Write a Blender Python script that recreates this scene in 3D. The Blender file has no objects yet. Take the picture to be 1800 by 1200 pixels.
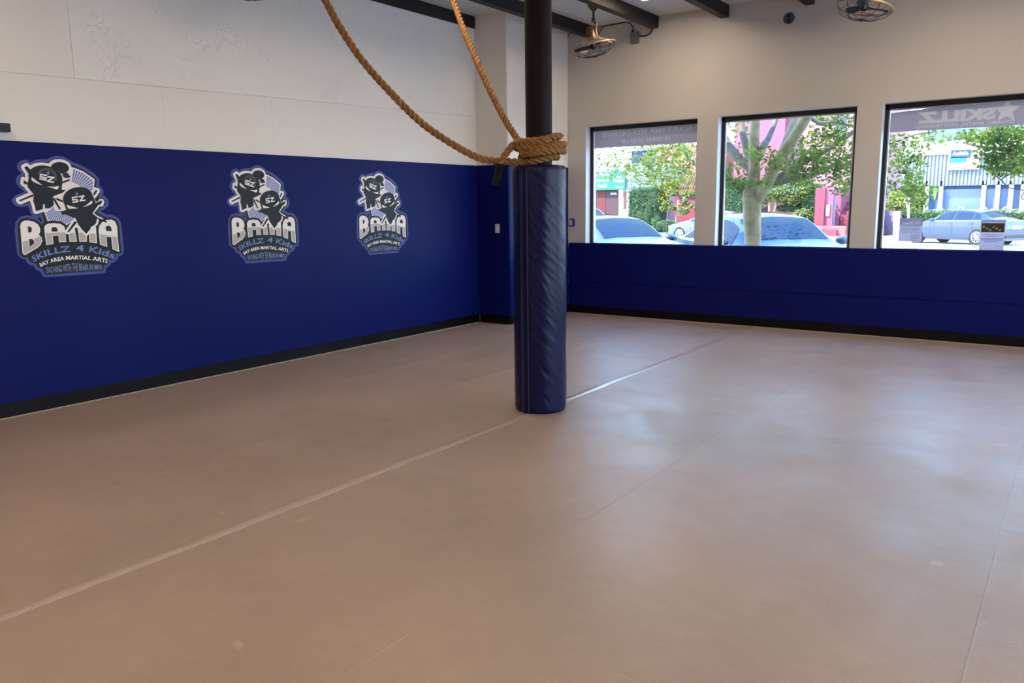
import bpy, bmesh, math, random
from mathutils import Vector, Matrix, noise
random.seed(7)
sc = bpy.context.scene
COL = sc.collection

# ------------------------------------------------------------------ camera
FPX, PITCH, YAW, ROLL, CAMX, CAMH = 1388.5464, -0.1701, 0.6245, -0.0129, 6.5426, 1.54
_cf = Vector((-math.sin(YAW)*math.cos(PITCH), math.cos(YAW)*math.cos(PITCH), math.sin(PITCH)))
_r = Vector((math.cos(YAW), math.sin(YAW), 0)); _u = _r.cross(_cf)
_cr = _r*math.cos(ROLL) + _u*math.sin(ROLL); _cu = -_r*math.sin(ROLL) + _u*math.cos(ROLL)
_co = Vector((CAMX, 0, CAMH))
cam = bpy.data.cameras.new('camera'); cam.sensor_width = 36; cam.lens = FPX/1800*36
cam.clip_start = .05; cam.clip_end = 500
camo = bpy.data.objects.new('camera', cam); COL.objects.link(camo)
M = Matrix((_cr, _cu, -_cf)).transposed().to_4x4(); M.translation = _co
camo.matrix_world = M
sc.camera = camo
sc.view_settings.view_transform = 'Standard'; sc.view_settings.look = 'None'
sc.view_settings.gamma = 1; sc.view_settings.use_curve_mapping = False
sc.view_settings.exposure = 1.28

def ray(u, v): return _cf + _cr*((u-900)/FPX) - _cu*((v-600)/FPX)
def on(u, v, ax, val):
    d = ray(u, v); return _co + d*((val-_co[ax])/d[ax])
def at(u, v, Y): return on(u, v, 1, Y)

# ------------------------------------------------------------------ world + sun
W = bpy.data.worlds.new('sky'); sc.world = W; W.use_nodes = True
nt = W.node_tree; nt.nodes.clear()
out = nt.nodes.new('ShaderNodeOutputWorld'); bg = nt.nodes.new('ShaderNodeBackground')
tc = nt.nodes.new('ShaderNodeTexCoord'); sep = nt.nodes.new('ShaderNodeSeparateXYZ'); rp = nt.nodes.new('ShaderNodeValToRGB')
nt.links.new(tc.outputs['Generated'], sep.inputs[0]); nt.links.new(sep.outputs['Z'], rp.inputs[0])
rp.color_ramp.elements[0].position = 0.0; rp.color_ramp.elements[0].color = (.72, .86, 1, 1)
rp.color_ramp.elements[1].position = .75; rp.color_ramp.elements[1].color = (.13, .34, .90, 1)
e = rp.color_ramp.elements.new(.22); e.color = (.42, .66, 1, 1)
nt.links.new(rp.outputs[0], bg.inputs[0]); bg.inputs[1].default_value = 4.6
nt.links.new(bg.outputs[0], out.inputs[0])
sun = bpy.data.lights.new('sun', 'SUN'); sun.energy = 7.0; sun.angle = .009; sun.color = (1, .95, .86)
so = bpy.data.objects.new('sun', sun); COL.objects.link(so)
so.rotation_euler = Vector((-.42, -.55, .80)).to_track_quat('Z', 'Y').to_euler()
LAMP = 16.5

# ------------------------------------------------------------------ materials
def lin(c): return tuple(((x/255)/12.92 if x/255 <= .04045 else ((x/255+.055)/1.055)**2.4) for x in c)
MATS = {}
def mat(name, rgb, rough=.5, metal=0., spec=.5, bump=None, var=None, emit=None, coat=0., sheen=0.):
    """rgb: sRGB 0-255. bump=(scale, strength, distance, detail)  var=(scale, amount)"""
    if name in MATS: return MATS[name]
    m = bpy.data.materials.new(name); m.use_nodes = True; n = m.node_tree.nodes; l = m.node_tree.links
    b = n['Principled BSDF']; c = lin(rgb)+(1,)
    b.inputs['Base Color'].default_value = c; b.inputs['Roughness'].default_value = rough
    b.inputs['Metallic'].default_value = metal; b.inputs['Specular IOR Level'].default_value = spec
    b.inputs['Coat Weight'].default_value = coat; b.inputs['Sheen Weight'].default_value = sheen
    if bump or var:
        t = n.new('ShaderNodeTexCoord')
    if var:
        x = n.new('ShaderNodeTexNoise'); x.inputs['Scale'].default_value = var[0]; x.inputs['Detail'].default_value = 5
        l.new(t.outputs['Object'], x.inputs['Vector'])
        mr = n.new('ShaderNodeMapRange'); mr.inputs[1].default_value = .3; mr.inputs[2].default_value = .7
        mr.inputs[3].default_value = 1-var[1]; mr.inputs[4].default_value = 1+var[1]
        l.new(x.outputs['Fac'], mr.inputs[0])
        mx = n.new('ShaderNodeMix'); mx.data_type = 'RGBA'; mx.blend_type = 'MULTIPLY'; mx.inputs[0].default_value = 1
        mx.inputs[6].default_value = c; l.new(mr.outputs[0], mx.inputs[7]); l.new(mx.outputs[2], b.inputs['Base Color'])
    if bump:
        x = n.new('ShaderNodeTexNoise'); x.inputs['Scale'].default_value = bump[0]; x.inputs['Detail'].default_value = bump[3]
        l.new(t.outputs['Object'], x.inputs['Vector'])
        bp = n.new('ShaderNodeBump'); bp.inputs['Strength'].default_value = bump[1]; bp.inputs['Distance'].default_value = bump[2]
        l.new(x.outputs['Fac'], bp.inputs['Height']); l.new(bp.outputs[0], b.inputs['Normal'])
    if emit:
        b.inputs['Emission Color'].default_value = lin(emit[0])+(1,); b.inputs['Emission Strength'].default_value = emit[1]
    MATS[name] = m; return m

def plaster():
    m = mat('white_plaster', (242, 234, 221), .42, spec=.45)
    n = m.node_tree.nodes; l = m.node_tree.links; b = n['Principled BSDF']
    t = n.new('ShaderNodeTexCoord')
    def nz(sc, det, dist):
        a = n.new('ShaderNodeTexNoise'); a.inputs['Scale'].default_value = sc; a.inputs['Detail'].default_value = det; a.inputs['Distortion'].default_value = dist
        l.new(t.outputs['Object'], a.inputs['Vector']); return a.outputs['Fac']
    def mth(op, a, b_):
        q = n.new('ShaderNodeMath'); q.operation = op
        for i, v in enumerate((a, b_)):
            if isinstance(v, float): q.inputs[i].default_value = v
            else: l.new(v, q.inputs[i])
        return q.outputs[0]
    def mr(v, a, b_, c, d):
        q = n.new('ShaderNodeMapRange'); q.inputs[1].default_value = a; q.inputs[2].default_value = b_; q.inputs[3].default_value = c; q.inputs[4].default_value = d
        l.new(v, q.inputs[0]); return q.outputs[0]
    ridge = mr(mth('ABSOLUTE', mth('SUBTRACT', nz(5.5, 2, 1.5), .5), 0.), 0., .022, 1., 0.)
    ridge = mth('MULTIPLY', ridge, mr(nz(2.4, 2, 0), .48, .6, 0., 1.))
    h = mth('ADD', ridge, mth('MULTIPLY', nz(11, 5, .6), .5))
    bp = n.new('ShaderNodeBump'); bp.inputs['Strength'].default_value = .55; bp.inputs['Distance'].default_value = .007
    l.new(h, bp.inputs['Height']); l.new(bp.outputs[0], b.inputs['Normal'])
    return m
M_PLASTER = plaster()
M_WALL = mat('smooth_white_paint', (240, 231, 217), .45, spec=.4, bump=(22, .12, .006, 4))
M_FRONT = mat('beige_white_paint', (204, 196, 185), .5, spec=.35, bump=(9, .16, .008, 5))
M_CEIL = mat('ceiling_plaster', (214, 214, 214), .6, bump=(5, .5, .02, 4))
M_BEAM = mat('dark_brown_beam', (22, 17, 15), .6, bump=(30, .2, .004, 3), var=(6, .25))
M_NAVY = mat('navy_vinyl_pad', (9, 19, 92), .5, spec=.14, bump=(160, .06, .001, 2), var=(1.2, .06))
M_PAD = mat('shaded_column_vinyl', (8, 12, 60), .36, spec=.32, bump=(90, .08, .001, 2))  # darker than the wall pads: backlit shade put into the colour
M_STITCH = mat('pale_stitching', (92, 96, 132), .6)
M_BLACK = mat('black_rubber', (8, 8, 9), .36, spec=.22)
M_CAULK = mat('tan_edge_strip', (178, 156, 136), .6)
M_POLE = mat('dark_brown_steel', (30, 21, 17), .55, spec=.15, bump=(60, .08, .002, 2))
M_FRAME = mat('black_window_frame', (12, 12, 14), .4)
M_ALU = mat('pale_aluminium', (190, 195, 205), .35, metal=.6)
M_BRONZE = mat('aged_bronze', (108, 84, 62), .38, metal=.75, var=(20, .2))
M_WIRE = mat('dark_wire', (44, 38, 36), .45, metal=.5)
M_TAN = mat('pale_bronze_rim', (170, 146, 116), .38, metal=.6)
M_GREYBOX = mat('grey_metal_box', (118, 119, 124), .5, metal=.3)
M_CABLE = mat('grey_cable', (86, 84, 84), .5)
M_WHITE = mat('white_plastic', (222, 216, 206), .35)
M_BLUEPL = mat('blue_plate', (34, 56, 140), .4)
M_BLKM = mat('black_metal', (14, 14, 15), .4, metal=.2)

def rope_mat():
    return mat('manila_rope', (158, 112, 64), .75, spec=.25, bump=(260, .6, .003, 3), var=(55, .28))
M_ROPE = rope_mat()
M_TAPE = mat('black_tape', (9, 8, 8), .45, spec=.2, bump=(160, .9, .004, 3))

def floor_mat():
    m = mat('tan_vinyl_mat', (172, 148, 128), .40, spec=.5)
    n = m.node_tree.nodes; l = m.node_tree.links; b = n['Principled BSDF']
    t = n.new('ShaderNodeTexCoord')
    def nz(scale, det, vec=None, dist=0):
        x = n.new('ShaderNodeTexNoise'); x.inputs['Scale'].default_value = scale; x.inputs['Detail'].default_value = det; x.inputs['Distortion'].default_value = dist
        l.new(vec or t.outputs['Object'], x.inputs['Vector']); return x
    def mapped(sx, sy, rz):
        q = n.new('ShaderNodeMapping'); q.inputs['Scale'].default_value = (sx, sy, 1); q.inputs['Rotation'].default_value = (0, 0, rz)
        l.new(t.outputs['Object'], q.inputs['Vector']); return q.outputs[0]
    def mr(src, a, b_, c, d):
        q = n.new('ShaderNodeMapRange'); q.inputs[1].default_value = a; q.inputs[2].default_value = b_; q.inputs[3].default_value = c; q.inputs[4].default_value = d
        l.new(src, q.inputs[0]); return q.outputs[0]
    col = n.new('ShaderNodeRGB'); col.outputs[0].default_value = lin((172, 148, 128))+(1,)
    cur = col.outputs[0]
    def mul(cur, fac):
        q = n.new('ShaderNodeMix'); q.data_type = 'RGBA'; q.blend_type = 'MULTIPLY'; q.inputs[0].default_value = 1
        l.new(cur, q.inputs[6]); l.new(fac, q.inputs[7]); return q.outputs[2]
    cur = mul(cur, mr(nz(.9, 6).outputs['Fac'], .3, .7, .90, 1.07))
    cur = mul(cur, mr(nz(9, 6).outputs['Fac'], .3, .7, .97, 1.03))
    for (sx, sy, rz, lo) in ((1.2, 26, .5, .70), (24, 1.1, .25, .71), (20, 1.0, -.9, .73)):   # scuff streaks
        s = mr(nz(1.6, 4, mapped(sx, sy, rz)).outputs['Fac'], lo, lo+.07, 1.0, 1.16)
        cur = mul(cur, s)
    # single pale rubs, each where it lies on the mat
    gp = n.new('ShaderNodeNewGeometry')
    for (u0, v0, u1, v1, w) in ((512, 921, 555, 906, .022), (414, 1124, 424, 1142, .02), (1644, 985, 1650, 995, .03), (385, 905, 392, 899, .02), (1742, 780, 1772, 782, .03), (1706, 718, 1760, 722, .02)):
        a = on(u0, v0, 2, 0); c = on(u1, v1, 2, 0); mid = (a+c)/2; dv = c-a; L = max(dv.length/2, .02)
        q = n.new('ShaderNodeMapping'); q.vector_type = 'TEXTURE'
        q.inputs['Location'].default_value = (mid.x, mid.y, 0); q.inputs['Rotation'].default_value = (0, 0, math.atan2(dv.y, dv.x)); q.inputs['Scale'].default_value = (L, w, 1)
        l.new(gp.outputs['Position'], q.inputs['Vector'])
        ln = n.new('ShaderNodeVectorMath'); ln.operation = 'LENGTH'; l.new(q.outputs[0], ln.inputs[0])
        cur = mul(cur, mr(ln.outputs['Value'], .6, 1.1, 1.22, 1.0))
    l.new(cur, b.inputs['Base Color'])
    l.new(mr(nz(2.2, 6, None, .6).outputs['Fac'], .3, .7, .30, .46), b.inputs['Roughness'])
    bp = n.new('ShaderNodeBump'); bp.inputs['Strength'].default_value = .22; bp.inputs['Distance'].default_value = .006
    ad = n.new('ShaderNodeMath'); ad.operation = 'ADD'; l.new(nz(7, 5).outputs['Fac'], ad.inputs[0]); l.new(nz(140, 2).outputs['Fac'], ad.inputs[1])
    l.new(ad.outputs[0], bp.inputs['Height']); l.new(bp.outputs[0], b.inputs['Normal'])
    return m
M_FLOOR = floor_mat()
M_TAPESTRIP = mat('seam_tape_vinyl', (184, 162, 144), .25, spec=.5, bump=(8, .3, .005, 3))

def glass_mat(name, tint=(1, 1, 1), refl=.06):
    m = bpy.data.materials.new(name); m.use_nodes = True; n = m.node_tree.nodes; l = m.node_tree.links; n.clear()
    o = n.new('ShaderNodeOutputMaterial'); mx = n.new('ShaderNodeMixShader'); tr = n.new('ShaderNodeBsdfTransparent'); g = n.new('ShaderNodeBsdfGlossy')
    g.inputs['Roughness'].default_value = .02; tr.inputs[0].default_value = tint+(1,); mx.inputs[0].default_value = refl
    l.new(tr.outputs[0], mx.inputs[1]); l.new(g.outputs[0], mx.inputs[2]); l.new(mx.outputs[0], o.inputs[0]); return m
M_GLASS = glass_mat('clear_glass', (.97, .985, .98), .04)

def film_mat(name, rgb, trl, tp):
    m = bpy.data.materials.new(name); m.use_nodes = True; n = m.node_tree.nodes; l = m.node_tree.links; n.clear()
    o = n.new('ShaderNodeOutputMaterial'); a = n.new('ShaderNodeMixShader'); c = n.new('ShaderNodeMixShader')
    d = n.new('ShaderNodeBsdfDiffuse'); t = n.new('ShaderNodeBsdfTranslucent'); tr = n.new('ShaderNodeBsdfTransparent')
    d.inputs[0].default_value = lin(rgb)+(1,); t.inputs[0].default_value = lin(rgb)+(1,)
    a.inputs[0].default_value = trl; c.inputs[0].default_value = tp
    l.new(d.outputs[0], a.inputs[1]); l.new(t.outputs[0], a.inputs[2]); l.new(a.outputs[0], c.inputs[1]); l.new(tr.outputs[0], c.inputs[2]); l.new(c.outputs[0], o.inputs[0]); return m
M_FILM = film_mat('frosted_film', (158, 147, 152), .15, .0)
M_FILMLIT = film_mat('frosted_film_lettering', (188, 178, 168), .165, .0)
M_PAPER = film_mat('backlit_paper', (188, 182, 196), .22, 0)
M_INK = film_mat('grey_ink', (120, 118, 140), .4, 0)

def leaf_mat(name, a, b_):
    m = bpy.data.materials.new(name); m.use_nodes = True; n = m.node_tree.nodes; l = m.node_tree.links; n.clear()
    o = n.new('ShaderNodeOutputMaterial'); mx = n.new('ShaderNodeMixShader'); d = n.new('ShaderNodeBsdfDiffuse'); t = n.new('ShaderNodeBsdfTranslucent')
    nz = n.new('ShaderNodeTexNoise'); nz.inputs['Scale'].default_value = 3.; nz.inputs['Detail'].default_value = 6
    tc = n.new('ShaderNodeTexCoord'); l.new(tc.outputs['Object'], nz.inputs['Vector'])
    r = n.new('ShaderNodeValToRGB'); r.color_ramp.elements[0].position = .36; r.color_ramp.elements[1].position = .64
    r.color_ramp.elements[0].color = lin(a)+(1,); r.color_ramp.elements[1].color = lin(b_)+(1,)
    l.new(nz.outputs['Fac'], r.inputs[0]); l.new(r.outputs[0], d.inputs[0]); l.new(r.outputs[0], t.inputs[0])
    mx.inputs[0].default_value = .42; l.new(d.outputs[0], mx.inputs[1]); l.new(t.outputs[0], mx.inputs[2]); l.new(mx.outputs[0], o.inputs[0]); return m
M_LEAF = leaf_mat('tree_leaves', (62, 84, 40), (140, 152, 68))
M_HEDGE = leaf_mat('hedge_leaves', (62, 92, 54), (108, 134, 74))
M_LIME = leaf_mat('lime_leaves', (112, 118, 44), (166, 162, 70))
M_YELLOW = leaf_mat('yellow_leaves', (160, 142, 14), (214, 194, 34))
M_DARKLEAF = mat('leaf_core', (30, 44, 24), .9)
M_BARK = mat('pale_smooth_bark', (152, 134, 96), .8, bump=(14, .5, .02, 4), var=(7, .3))
M_BARK2 = mat('grey_bark', (108, 98, 80), .85, bump=(14, .5, .02, 4), var=(7, .25))

# ------------------------------------------------------------------ mesh builder
class MB:
    def __init__(s): s.v = []; s.f = []
    def add(s, vs, fs):
        o = len(s.v); s.v += [Vector(x) for x in vs]; s.f += [tuple(i+o for i in f) for f in fs]; return s
    def box(s, a, b, bev=0.):
        x0, y0, z0 = (min(a[i], b[i]) for i in range(3)); x1, y1, z1 = (max(a[i], b[i]) for i in range(3))
        if not bev:
            return s.add([(x0,y0,z0),(x1,y0,z0),(x1,y1,z0),(x0,y1,z0),(x0,y0,z1),(x1,y0,z1),(x1,y1,z1),(x0,y1,z1)],
                  [(0,3,2,1),(4,5,6,7),(0,1,5,4),(1,2,6,5),(2,3,7,6),(3,0,4,7)])
        bm = bmesh.new(); bmesh.ops.create_cube(bm, size=1)
        for w in bm.verts: w.co = Vector(((x0+x1)/2+w.co.x*(x1-x0), (y0+y1)/2+w.co.y*(y1-y0), (z0+z1)/2+w.co.z*(z1-z0)))
        bmesh.ops.bevel(bm, geom=bm.edges[:], offset=bev, segments=2, affect='EDGES')
        bm.verts.index_update(); s.add([w.co.copy() for w in bm.verts], [[w.index for w in f.verts] for f in bm.faces]); bm.free(); return s
    def tube(s, pts, rad, n=10, caps=True):
        pts = [Vector(p) for p in pts]; R = rad if isinstance(rad, (list, tuple)) else [rad]*len(pts)
        up = None; rings = []
        for i, p in enumerate(pts):
            t = (pts[min(i+1, len(pts)-1)]-pts[max(i-1, 0)]).normalized()
            if up is None: up = t.orthogonal().normalized()
            up = (up - t*up.dot(t)).normalized(); sd = t.cross(up)
            rings.append([p+(up*math.cos(2*math.pi*k/n)+sd*math.sin(2*math.pi*k/n))*R[i] for k in range(n)])
        fs = []
        for i in range(len(pts)-1):
            for k in range(n): fs.append((i*n+k, i*n+(k+1) % n, (i+1)*n+(k+1) % n, (i+1)*n+k))
        if caps: fs.append(tuple(range(n))[::-1]); fs.append(tuple((len(pts)-1)*n+k for k in range(n)))
        return s.add([q for r in rings for q in r], fs)
    def lathe(s, prof, n=32, c=(0, 0, 0), ax=None):
        """prof [(r,h)] about ax (default z) through c"""
        rot = (Vector(ax) if ax else Vector((0, 0, 1))).to_track_quat('Z', 'Y').to_matrix(); c = Vector(c); vs = []; fs = []
        for r, h in prof:
            for k in range(n): vs.append(c+rot @ Vector((r*math.cos(2*math.pi*k/n), r*math.sin(2*math.pi*k/n), h)))
        for i in range(len(prof)-1):
            for k in range(n): fs.append((i*n+k, i*n+(k+1) % n, (i+1)*n+(k+1) % n, (i+1)*n+k))
        return s.add(vs, fs)
    def ring(s, c, r, t, ax, n=40, m=8):
        rot = Vector(ax).to_track_quat('Z', 'Y').to_matrix(); c = Vector(c)
        pts = [c+rot @ Vector((r*math.cos(a), r*math.sin(a), 0)) for a in [2*math.pi*k/n for k in range(n+1)]]
        return s.tube(pts, t, m, False)
    def blob(s, c, r, sub=2, amp=.0, sc_=1.):
        bm = bmesh.new(); bmesh.ops.create_icosphere(bm, subdivisions=sub, radius=1)
        c = Vector(c)
        vs = []
        for w in bm.verts:
            k = 1+amp*noise.noise(w.co*sc_*2+c); vs.append(c+Vector((w.co.x*r[0]*k, w.co.y*r[1]*k, w.co.z*r[2]*k)))
        bm.verts.index_update(); s.add(vs, [[w.index for w in f.verts] for f in bm.faces]); bm.free(); return s
    def quadleaf(s, p, size, asp=.5):
        d = Vector((random.gauss(0, 1), random.gauss(0, 1), random.gauss(0, .7))).normalized(); q = d.orthogonal().normalized()
        q = Matrix.Rotation(random.uniform(0, 6.28), 3, d) @ q; n_ = d.cross(q); a = size*random.uniform(.7, 1.25)
        s.add([p-d*a*.5, p+q*a*asp*.5+n_*a*.06, p+d*a*.5, p-q*a*asp*.5+n_*a*.06], [(0, 1, 2), (0, 2, 3)]); return s
    def build(s, name, m, parent=None, smooth=False, world=True):
        off = Vector(parent['_o']) if (parent is not None and '_o' in parent and world) else Vector((0, 0, 0))
        me = bpy.data.meshes.new(name); me.from_pydata([tuple(v-off) for v in s.v], [], s.f); me.update()
        if smooth:
            me.polygons.foreach_set('use_smooth', [True]*len(me.polygons))
            if smooth != 'all': me.set_sharp_from_angle(angle=math.radians(40))
        me.materials.append(m)
        o = bpy.data.objects.new(name, me); COL.objects.link(o)
        if parent is not None:
            o.parent = parent
            if '_o' in parent: o['_o'] = parent['_o']
        return o
def tag(o, label=None, cat=None, group=None, kind=None):
    for k, v in (('label', label), ('category', cat), ('group', group), ('kind', kind)):
        if v: o[k] = v
    return o
def thing(name, label, cat, loc=(0, 0, 0), rz=0, group=None, kind=None):
    o = bpy.data.objects.new(name, None); COL.objects.link(o); o.location = loc; o.rotation_euler = (0, 0, rz); o.empty_display_size = .1
    o['_o'] = tuple(loc); return tag(o, label, cat, group, kind)
def copy_tree(o, parent=None):
    c = o.copy(); COL.objects.link(c)
    if parent is not None: c.parent = parent
    for ch in [x for x in bpy.data.objects if x.parent == o]: copy_tree(ch, c)
    return c
def struct(name, label, cat, mb, m, smooth=False):
    return tag(mb.build(name, m, None, smooth), label, cat, None, 'structure')

# ------------------------------------------------------------------ room shell
YW, YP, XP, ZC, ZP, ZS, ZH = 9.794, 8.336, .503, 3.907, 2.062, 1.005, 2.605
XR, YB, WT = 13.0, -6.0, .3
# floor: slab with the laid mats as pieces
fl = struct('floor', 'tan vinyl mat floor of the training room', 'floor', MB().box((-.3, YB-.3, -.3), (XR+.3, YW+.3, -.012)), mat('screed', (120, 105, 92), .8))
xs = [0.0, 1.2, 2.2, 3.28, 4.66, 6.35, 7.9, 9.6, 11.3, XR]
cuts = [[4.9], [3.85], [3.82, 7.4], [2.6, 7.9], [6.9], [4.2], [3.], [5.], [4.]]
for i in range(len(xs)-1):
    ys = [YB]+cuts[i]+[YW]
    for j in range(len(ys)-1):
        g = .0001
        MB().box((xs[i]+g, ys[j]+g, -.012), (xs[i+1]-g, ys[j+1]-g, 0), .0004).build('mat_panel', M_FLOOR, fl)
def strip(x, w, h, m, name, wob=0):
    b = MB(); n = 60; vs = []; fs = []
    for k in range(n+1):
        y = YB+(YW-YB-.06)*k/n; dx = noise.noise(Vector((x, y*1.3, 0)))*wob; ww = w*(1+.35*noise.noise(Vector((y*2, x, 3)))*(1 if wob else 0))
        for q in (-1, -.6, .6, 1): vs.append((x+dx+q*ww/2, y, -.0004 if abs(q) == 1 else h*(1+.5*noise.noise(Vector((x, y*6, q))))))
        if k:
            for q in range(3): a = (k-1)*4+q; fs.append((a, a+1, a+5, a+4))
    return b.add(vs, fs).build(name, m, fl, 'all')
strip(3.28, .075, .0026, M_TAPESTRIP, 'seam_tape', .008)['label'] = 'paler wrinkled seam tape'
for x in (1.2, 2.2, 4.66, 6.35): strip(x, .012, .0012, M_FLOOR, 'seam_weld')

# ceiling + beams
struct('ceiling', 'white plastered ceiling between dark beams', 'ceiling', MB().box((-.3, YB-.3, ZC), (XR+.3, YW+.3, ZC+.35)), M_CEIL)
bx = [(.022, 'dark ceiling beam along the left wall, ending at the corner pilaster'), (.93, 'dark ceiling beam passing behind the pole and ending behind the hanging cage fan'),
      (1.87, 'dark ceiling beam whose end sits above the grey junction box'), (2.80, 'dark ceiling beam ending over the pier between first and second window'),
      (3.81, 'short visible beam end above the round grey outlet plate'), (4.74, 'dark ceiling beam above the right-hand cage fan'), (5.68, None), (6.62, None), (7.56, None), (8.5, None), (9.44, None), (10.4, None), (11.3, None), (12.3, None)]
for i, (x, lab) in enumerate(bx):
    y1 = YP if i == 0 else YW
    struct('ceiling_beam', lab or 'dark ceiling beam over the right part of the room', 'beam', MB().box((x-.105, YB, ZC-.142), (x, y1-.001, ZC+.02), .004), M_BEAM)
    if not lab: COL.objects[-1]['group'] = 'beams over the right part of the room'

# left wall: slab, pieces of the lower sheathing proud of the plaster, with joints
wl = struct('wall_left', 'white wall with rough plaster above blue padding', 'wall', MB().box((-.3, YB-.3, -.3), (-.012, YW+.3, ZC+.3)), M_WALL)
def seamz(y): return 2.555+(y-2.72)*.0225
def wpanel(y0, y1, zb0, zb1, zt0, zt1, m, xf=0.):
    g = .0005
    b = MB().add([(-.012, y0+g, zb0), (-.012, y1-g, zb1), (-.012, y1-g, zt1), (-.012, y0+g, zt0), (xf, y0+g, zb0), (xf, y1-g, zb1), (xf, y1-g, zt1), (xf, y0+g, zt0)],
                 [(0, 3, 2, 1), (4, 5, 6, 7), (0, 1, 5, 4), (1, 2, 6, 5), (2, 3, 7, 6), (3, 0, 4, 7)])
    return b.build('wall_panel', m, wl)
yj = [YB, -1.5, 1.0, 2.45, 3.98, 5.12, 6.9, YW]
for a, b in zip(yj[:-1], yj[1:]): wpanel(a, b, 0, 0, seamz(a)-.004, seamz(b)-.004, M_WALL, 0.)
yu = [YB, 0.4, 3.255, YW]
for k, (a, b) in enumerate(zip(yu[:-1], yu[1:])): wpanel(a, b, seamz(a)+.002, seamz(b)+.002, ZC, ZC, M_PLASTER if k == 2 else M_WALL, .002 if k == 2 else -.001)
# corner pilaster
pil = struct('wall_pilaster', 'white plastered corner pilaster left of the pole', 'wall', MB().box((-.01, YP, 0), (XP, YW+.01, ZC+.01), .006), M_WALL)
MB().box((XP-.001, YP+.02, ZP), (XP+.004, YW-.003, 2.366)).build('wall_panel', M_WALL, pil)
MB().box((XP-.001, YP+.02, 2.369), (XP+.003, YW-.003, ZC-.002)).build('wall_panel', M_WALL, pil)

# window wall with three openings, plus two unseen ones added for daylight
WIN = [(.79, 2.43), (2.70, 4.335), (4.60, 6.95), (7.25, 9.5), (9.8, 12.3)]
SILL = .985
b = MB(); edges = [-.3]+[x for w in WIN for x in w]+[XR+.3]
for k in range(0, len(edges), 2): b.box((edges[k], YW, -.3), (edges[k+1], YW+WT, ZC+.3))
for (a, c) in WIN: b.box((a, YW, -.3), (c, YW+WT, SILL)); b.box((a, YW, ZH), (c, YW+WT, ZC+.3))
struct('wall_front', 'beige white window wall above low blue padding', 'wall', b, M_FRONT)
b = MB(); WR = [(.6, 8.8)]; ed = [YB-.3]+[y for w in WR for y in w]+[YW+.3]
for k in range(0, len(ed), 2): b.box((XR, ed[k], -.3), (XR+.3, ed[k+1], ZC+.3))
for (a, c) in WR: b.box((XR, a, -.3), (XR+.3, c, .9)); b.box((XR, a, 2.8), (XR+.3, c, ZC+.3))
struct('wall_right', 'white side wall with one wide window added for daylight', 'wall', b, M_WALL)
struct('wall_back', 'white rear wall of the room', 'wall', MB().box((-.3, YB-.3, -.3), (XR+.3, YB, ZC+.3)), M_WALL)

GY = YW+.145     # glass plane
for i, (a, c) in enumerate(WIN):
    w = tag(bpy.data.objects.new('window_%d' % (i+1), None), ['first window from the corner, with grey lettered band on top', 'middle window, clear, with tree trunk behind', 'widest window, with star and lettering band on top', 'unseen clear window added for daylight, further right than the lettered ones', 'last unseen clear window, added for daylight at the right end of the window wall'][i], 'window', None, 'structure')
    COL.objects.link(w); w['_o'] = (0, 0, 0)
    f = .045
    fr = MB(); y0, y1 = GY-.025, GY+.03
    fr.box((a, y0, ZH-.055), (c, y1, ZH), .003).box((a, y0, SILL), (a+f, y1, ZH), .003).box((c-f, y0, SILL), (c, y1, ZH), .003).box((a, y0, SILL), (c, y1, SILL+.02), .003)
    fo = fr.build('window_frame', M_FRAME, w)
    MB().box((a+f, GY-.012, SILL+.02), (a+f+.016, GY+.012, ZH-.055)).box((c-f-.016, GY-.012, SILL+.02), (c-f, GY+.012, ZH-.055)).box((a+f, GY-.012, ZH-.071), (c-f, GY+.012, ZH-.055)).build('glazing_bead', M_ALU, w)
    MB().box((a+f, GY-.003, SILL+.02), (c-f, GY+.003, ZH-.055)).build('pane', M_GLASS, w)
    MB().box((a+.001, YW+.002, SILL-.01), (c-.001, YW+WT+.03, SILL), .002).build('window_sill', M_WALL, w)
    MB().box((a-.001, YW+.004, SILL), (a+.006, YW+.12, ZH)).build('window_reveal', mat('skylit_reveal', (222, 222, 226), .5), w)  # left jamb only; its bluish sky light is put into the colour

for i, (a, c) in enumerate(WR):  # unseen side window, added to throw daylight on the left wall
    w = tag(bpy.data.objects.new('window_%d' % (i+6), None), 'unseen wide side window added for daylight in the right wall', 'window', None, 'structure'); COL.objects.link(w); w['_o'] = (0, 0, 0)
    x0, x1, f = XR+.12, XR+.17, .05
    MB().box((x0, a, 2.8-f), (x1, c, 2.8)).box((x0, a, .9), (x1, c, .9+f)).box((x0, a, .9), (x1, a+f, 2.8)).box((x0, c-f, .9), (x1, c, 2.8)).box((x0, (a+c)/2-.025, .9), (x1, (a+c)/2+.025, 2.8)).build('window_frame', M_FRAME, w)
    MB().box((XR+.142, a+f, .9+f), (XR+.148, c-f, 2.8-f)).build('pane', M_GLASS, w)

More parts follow.
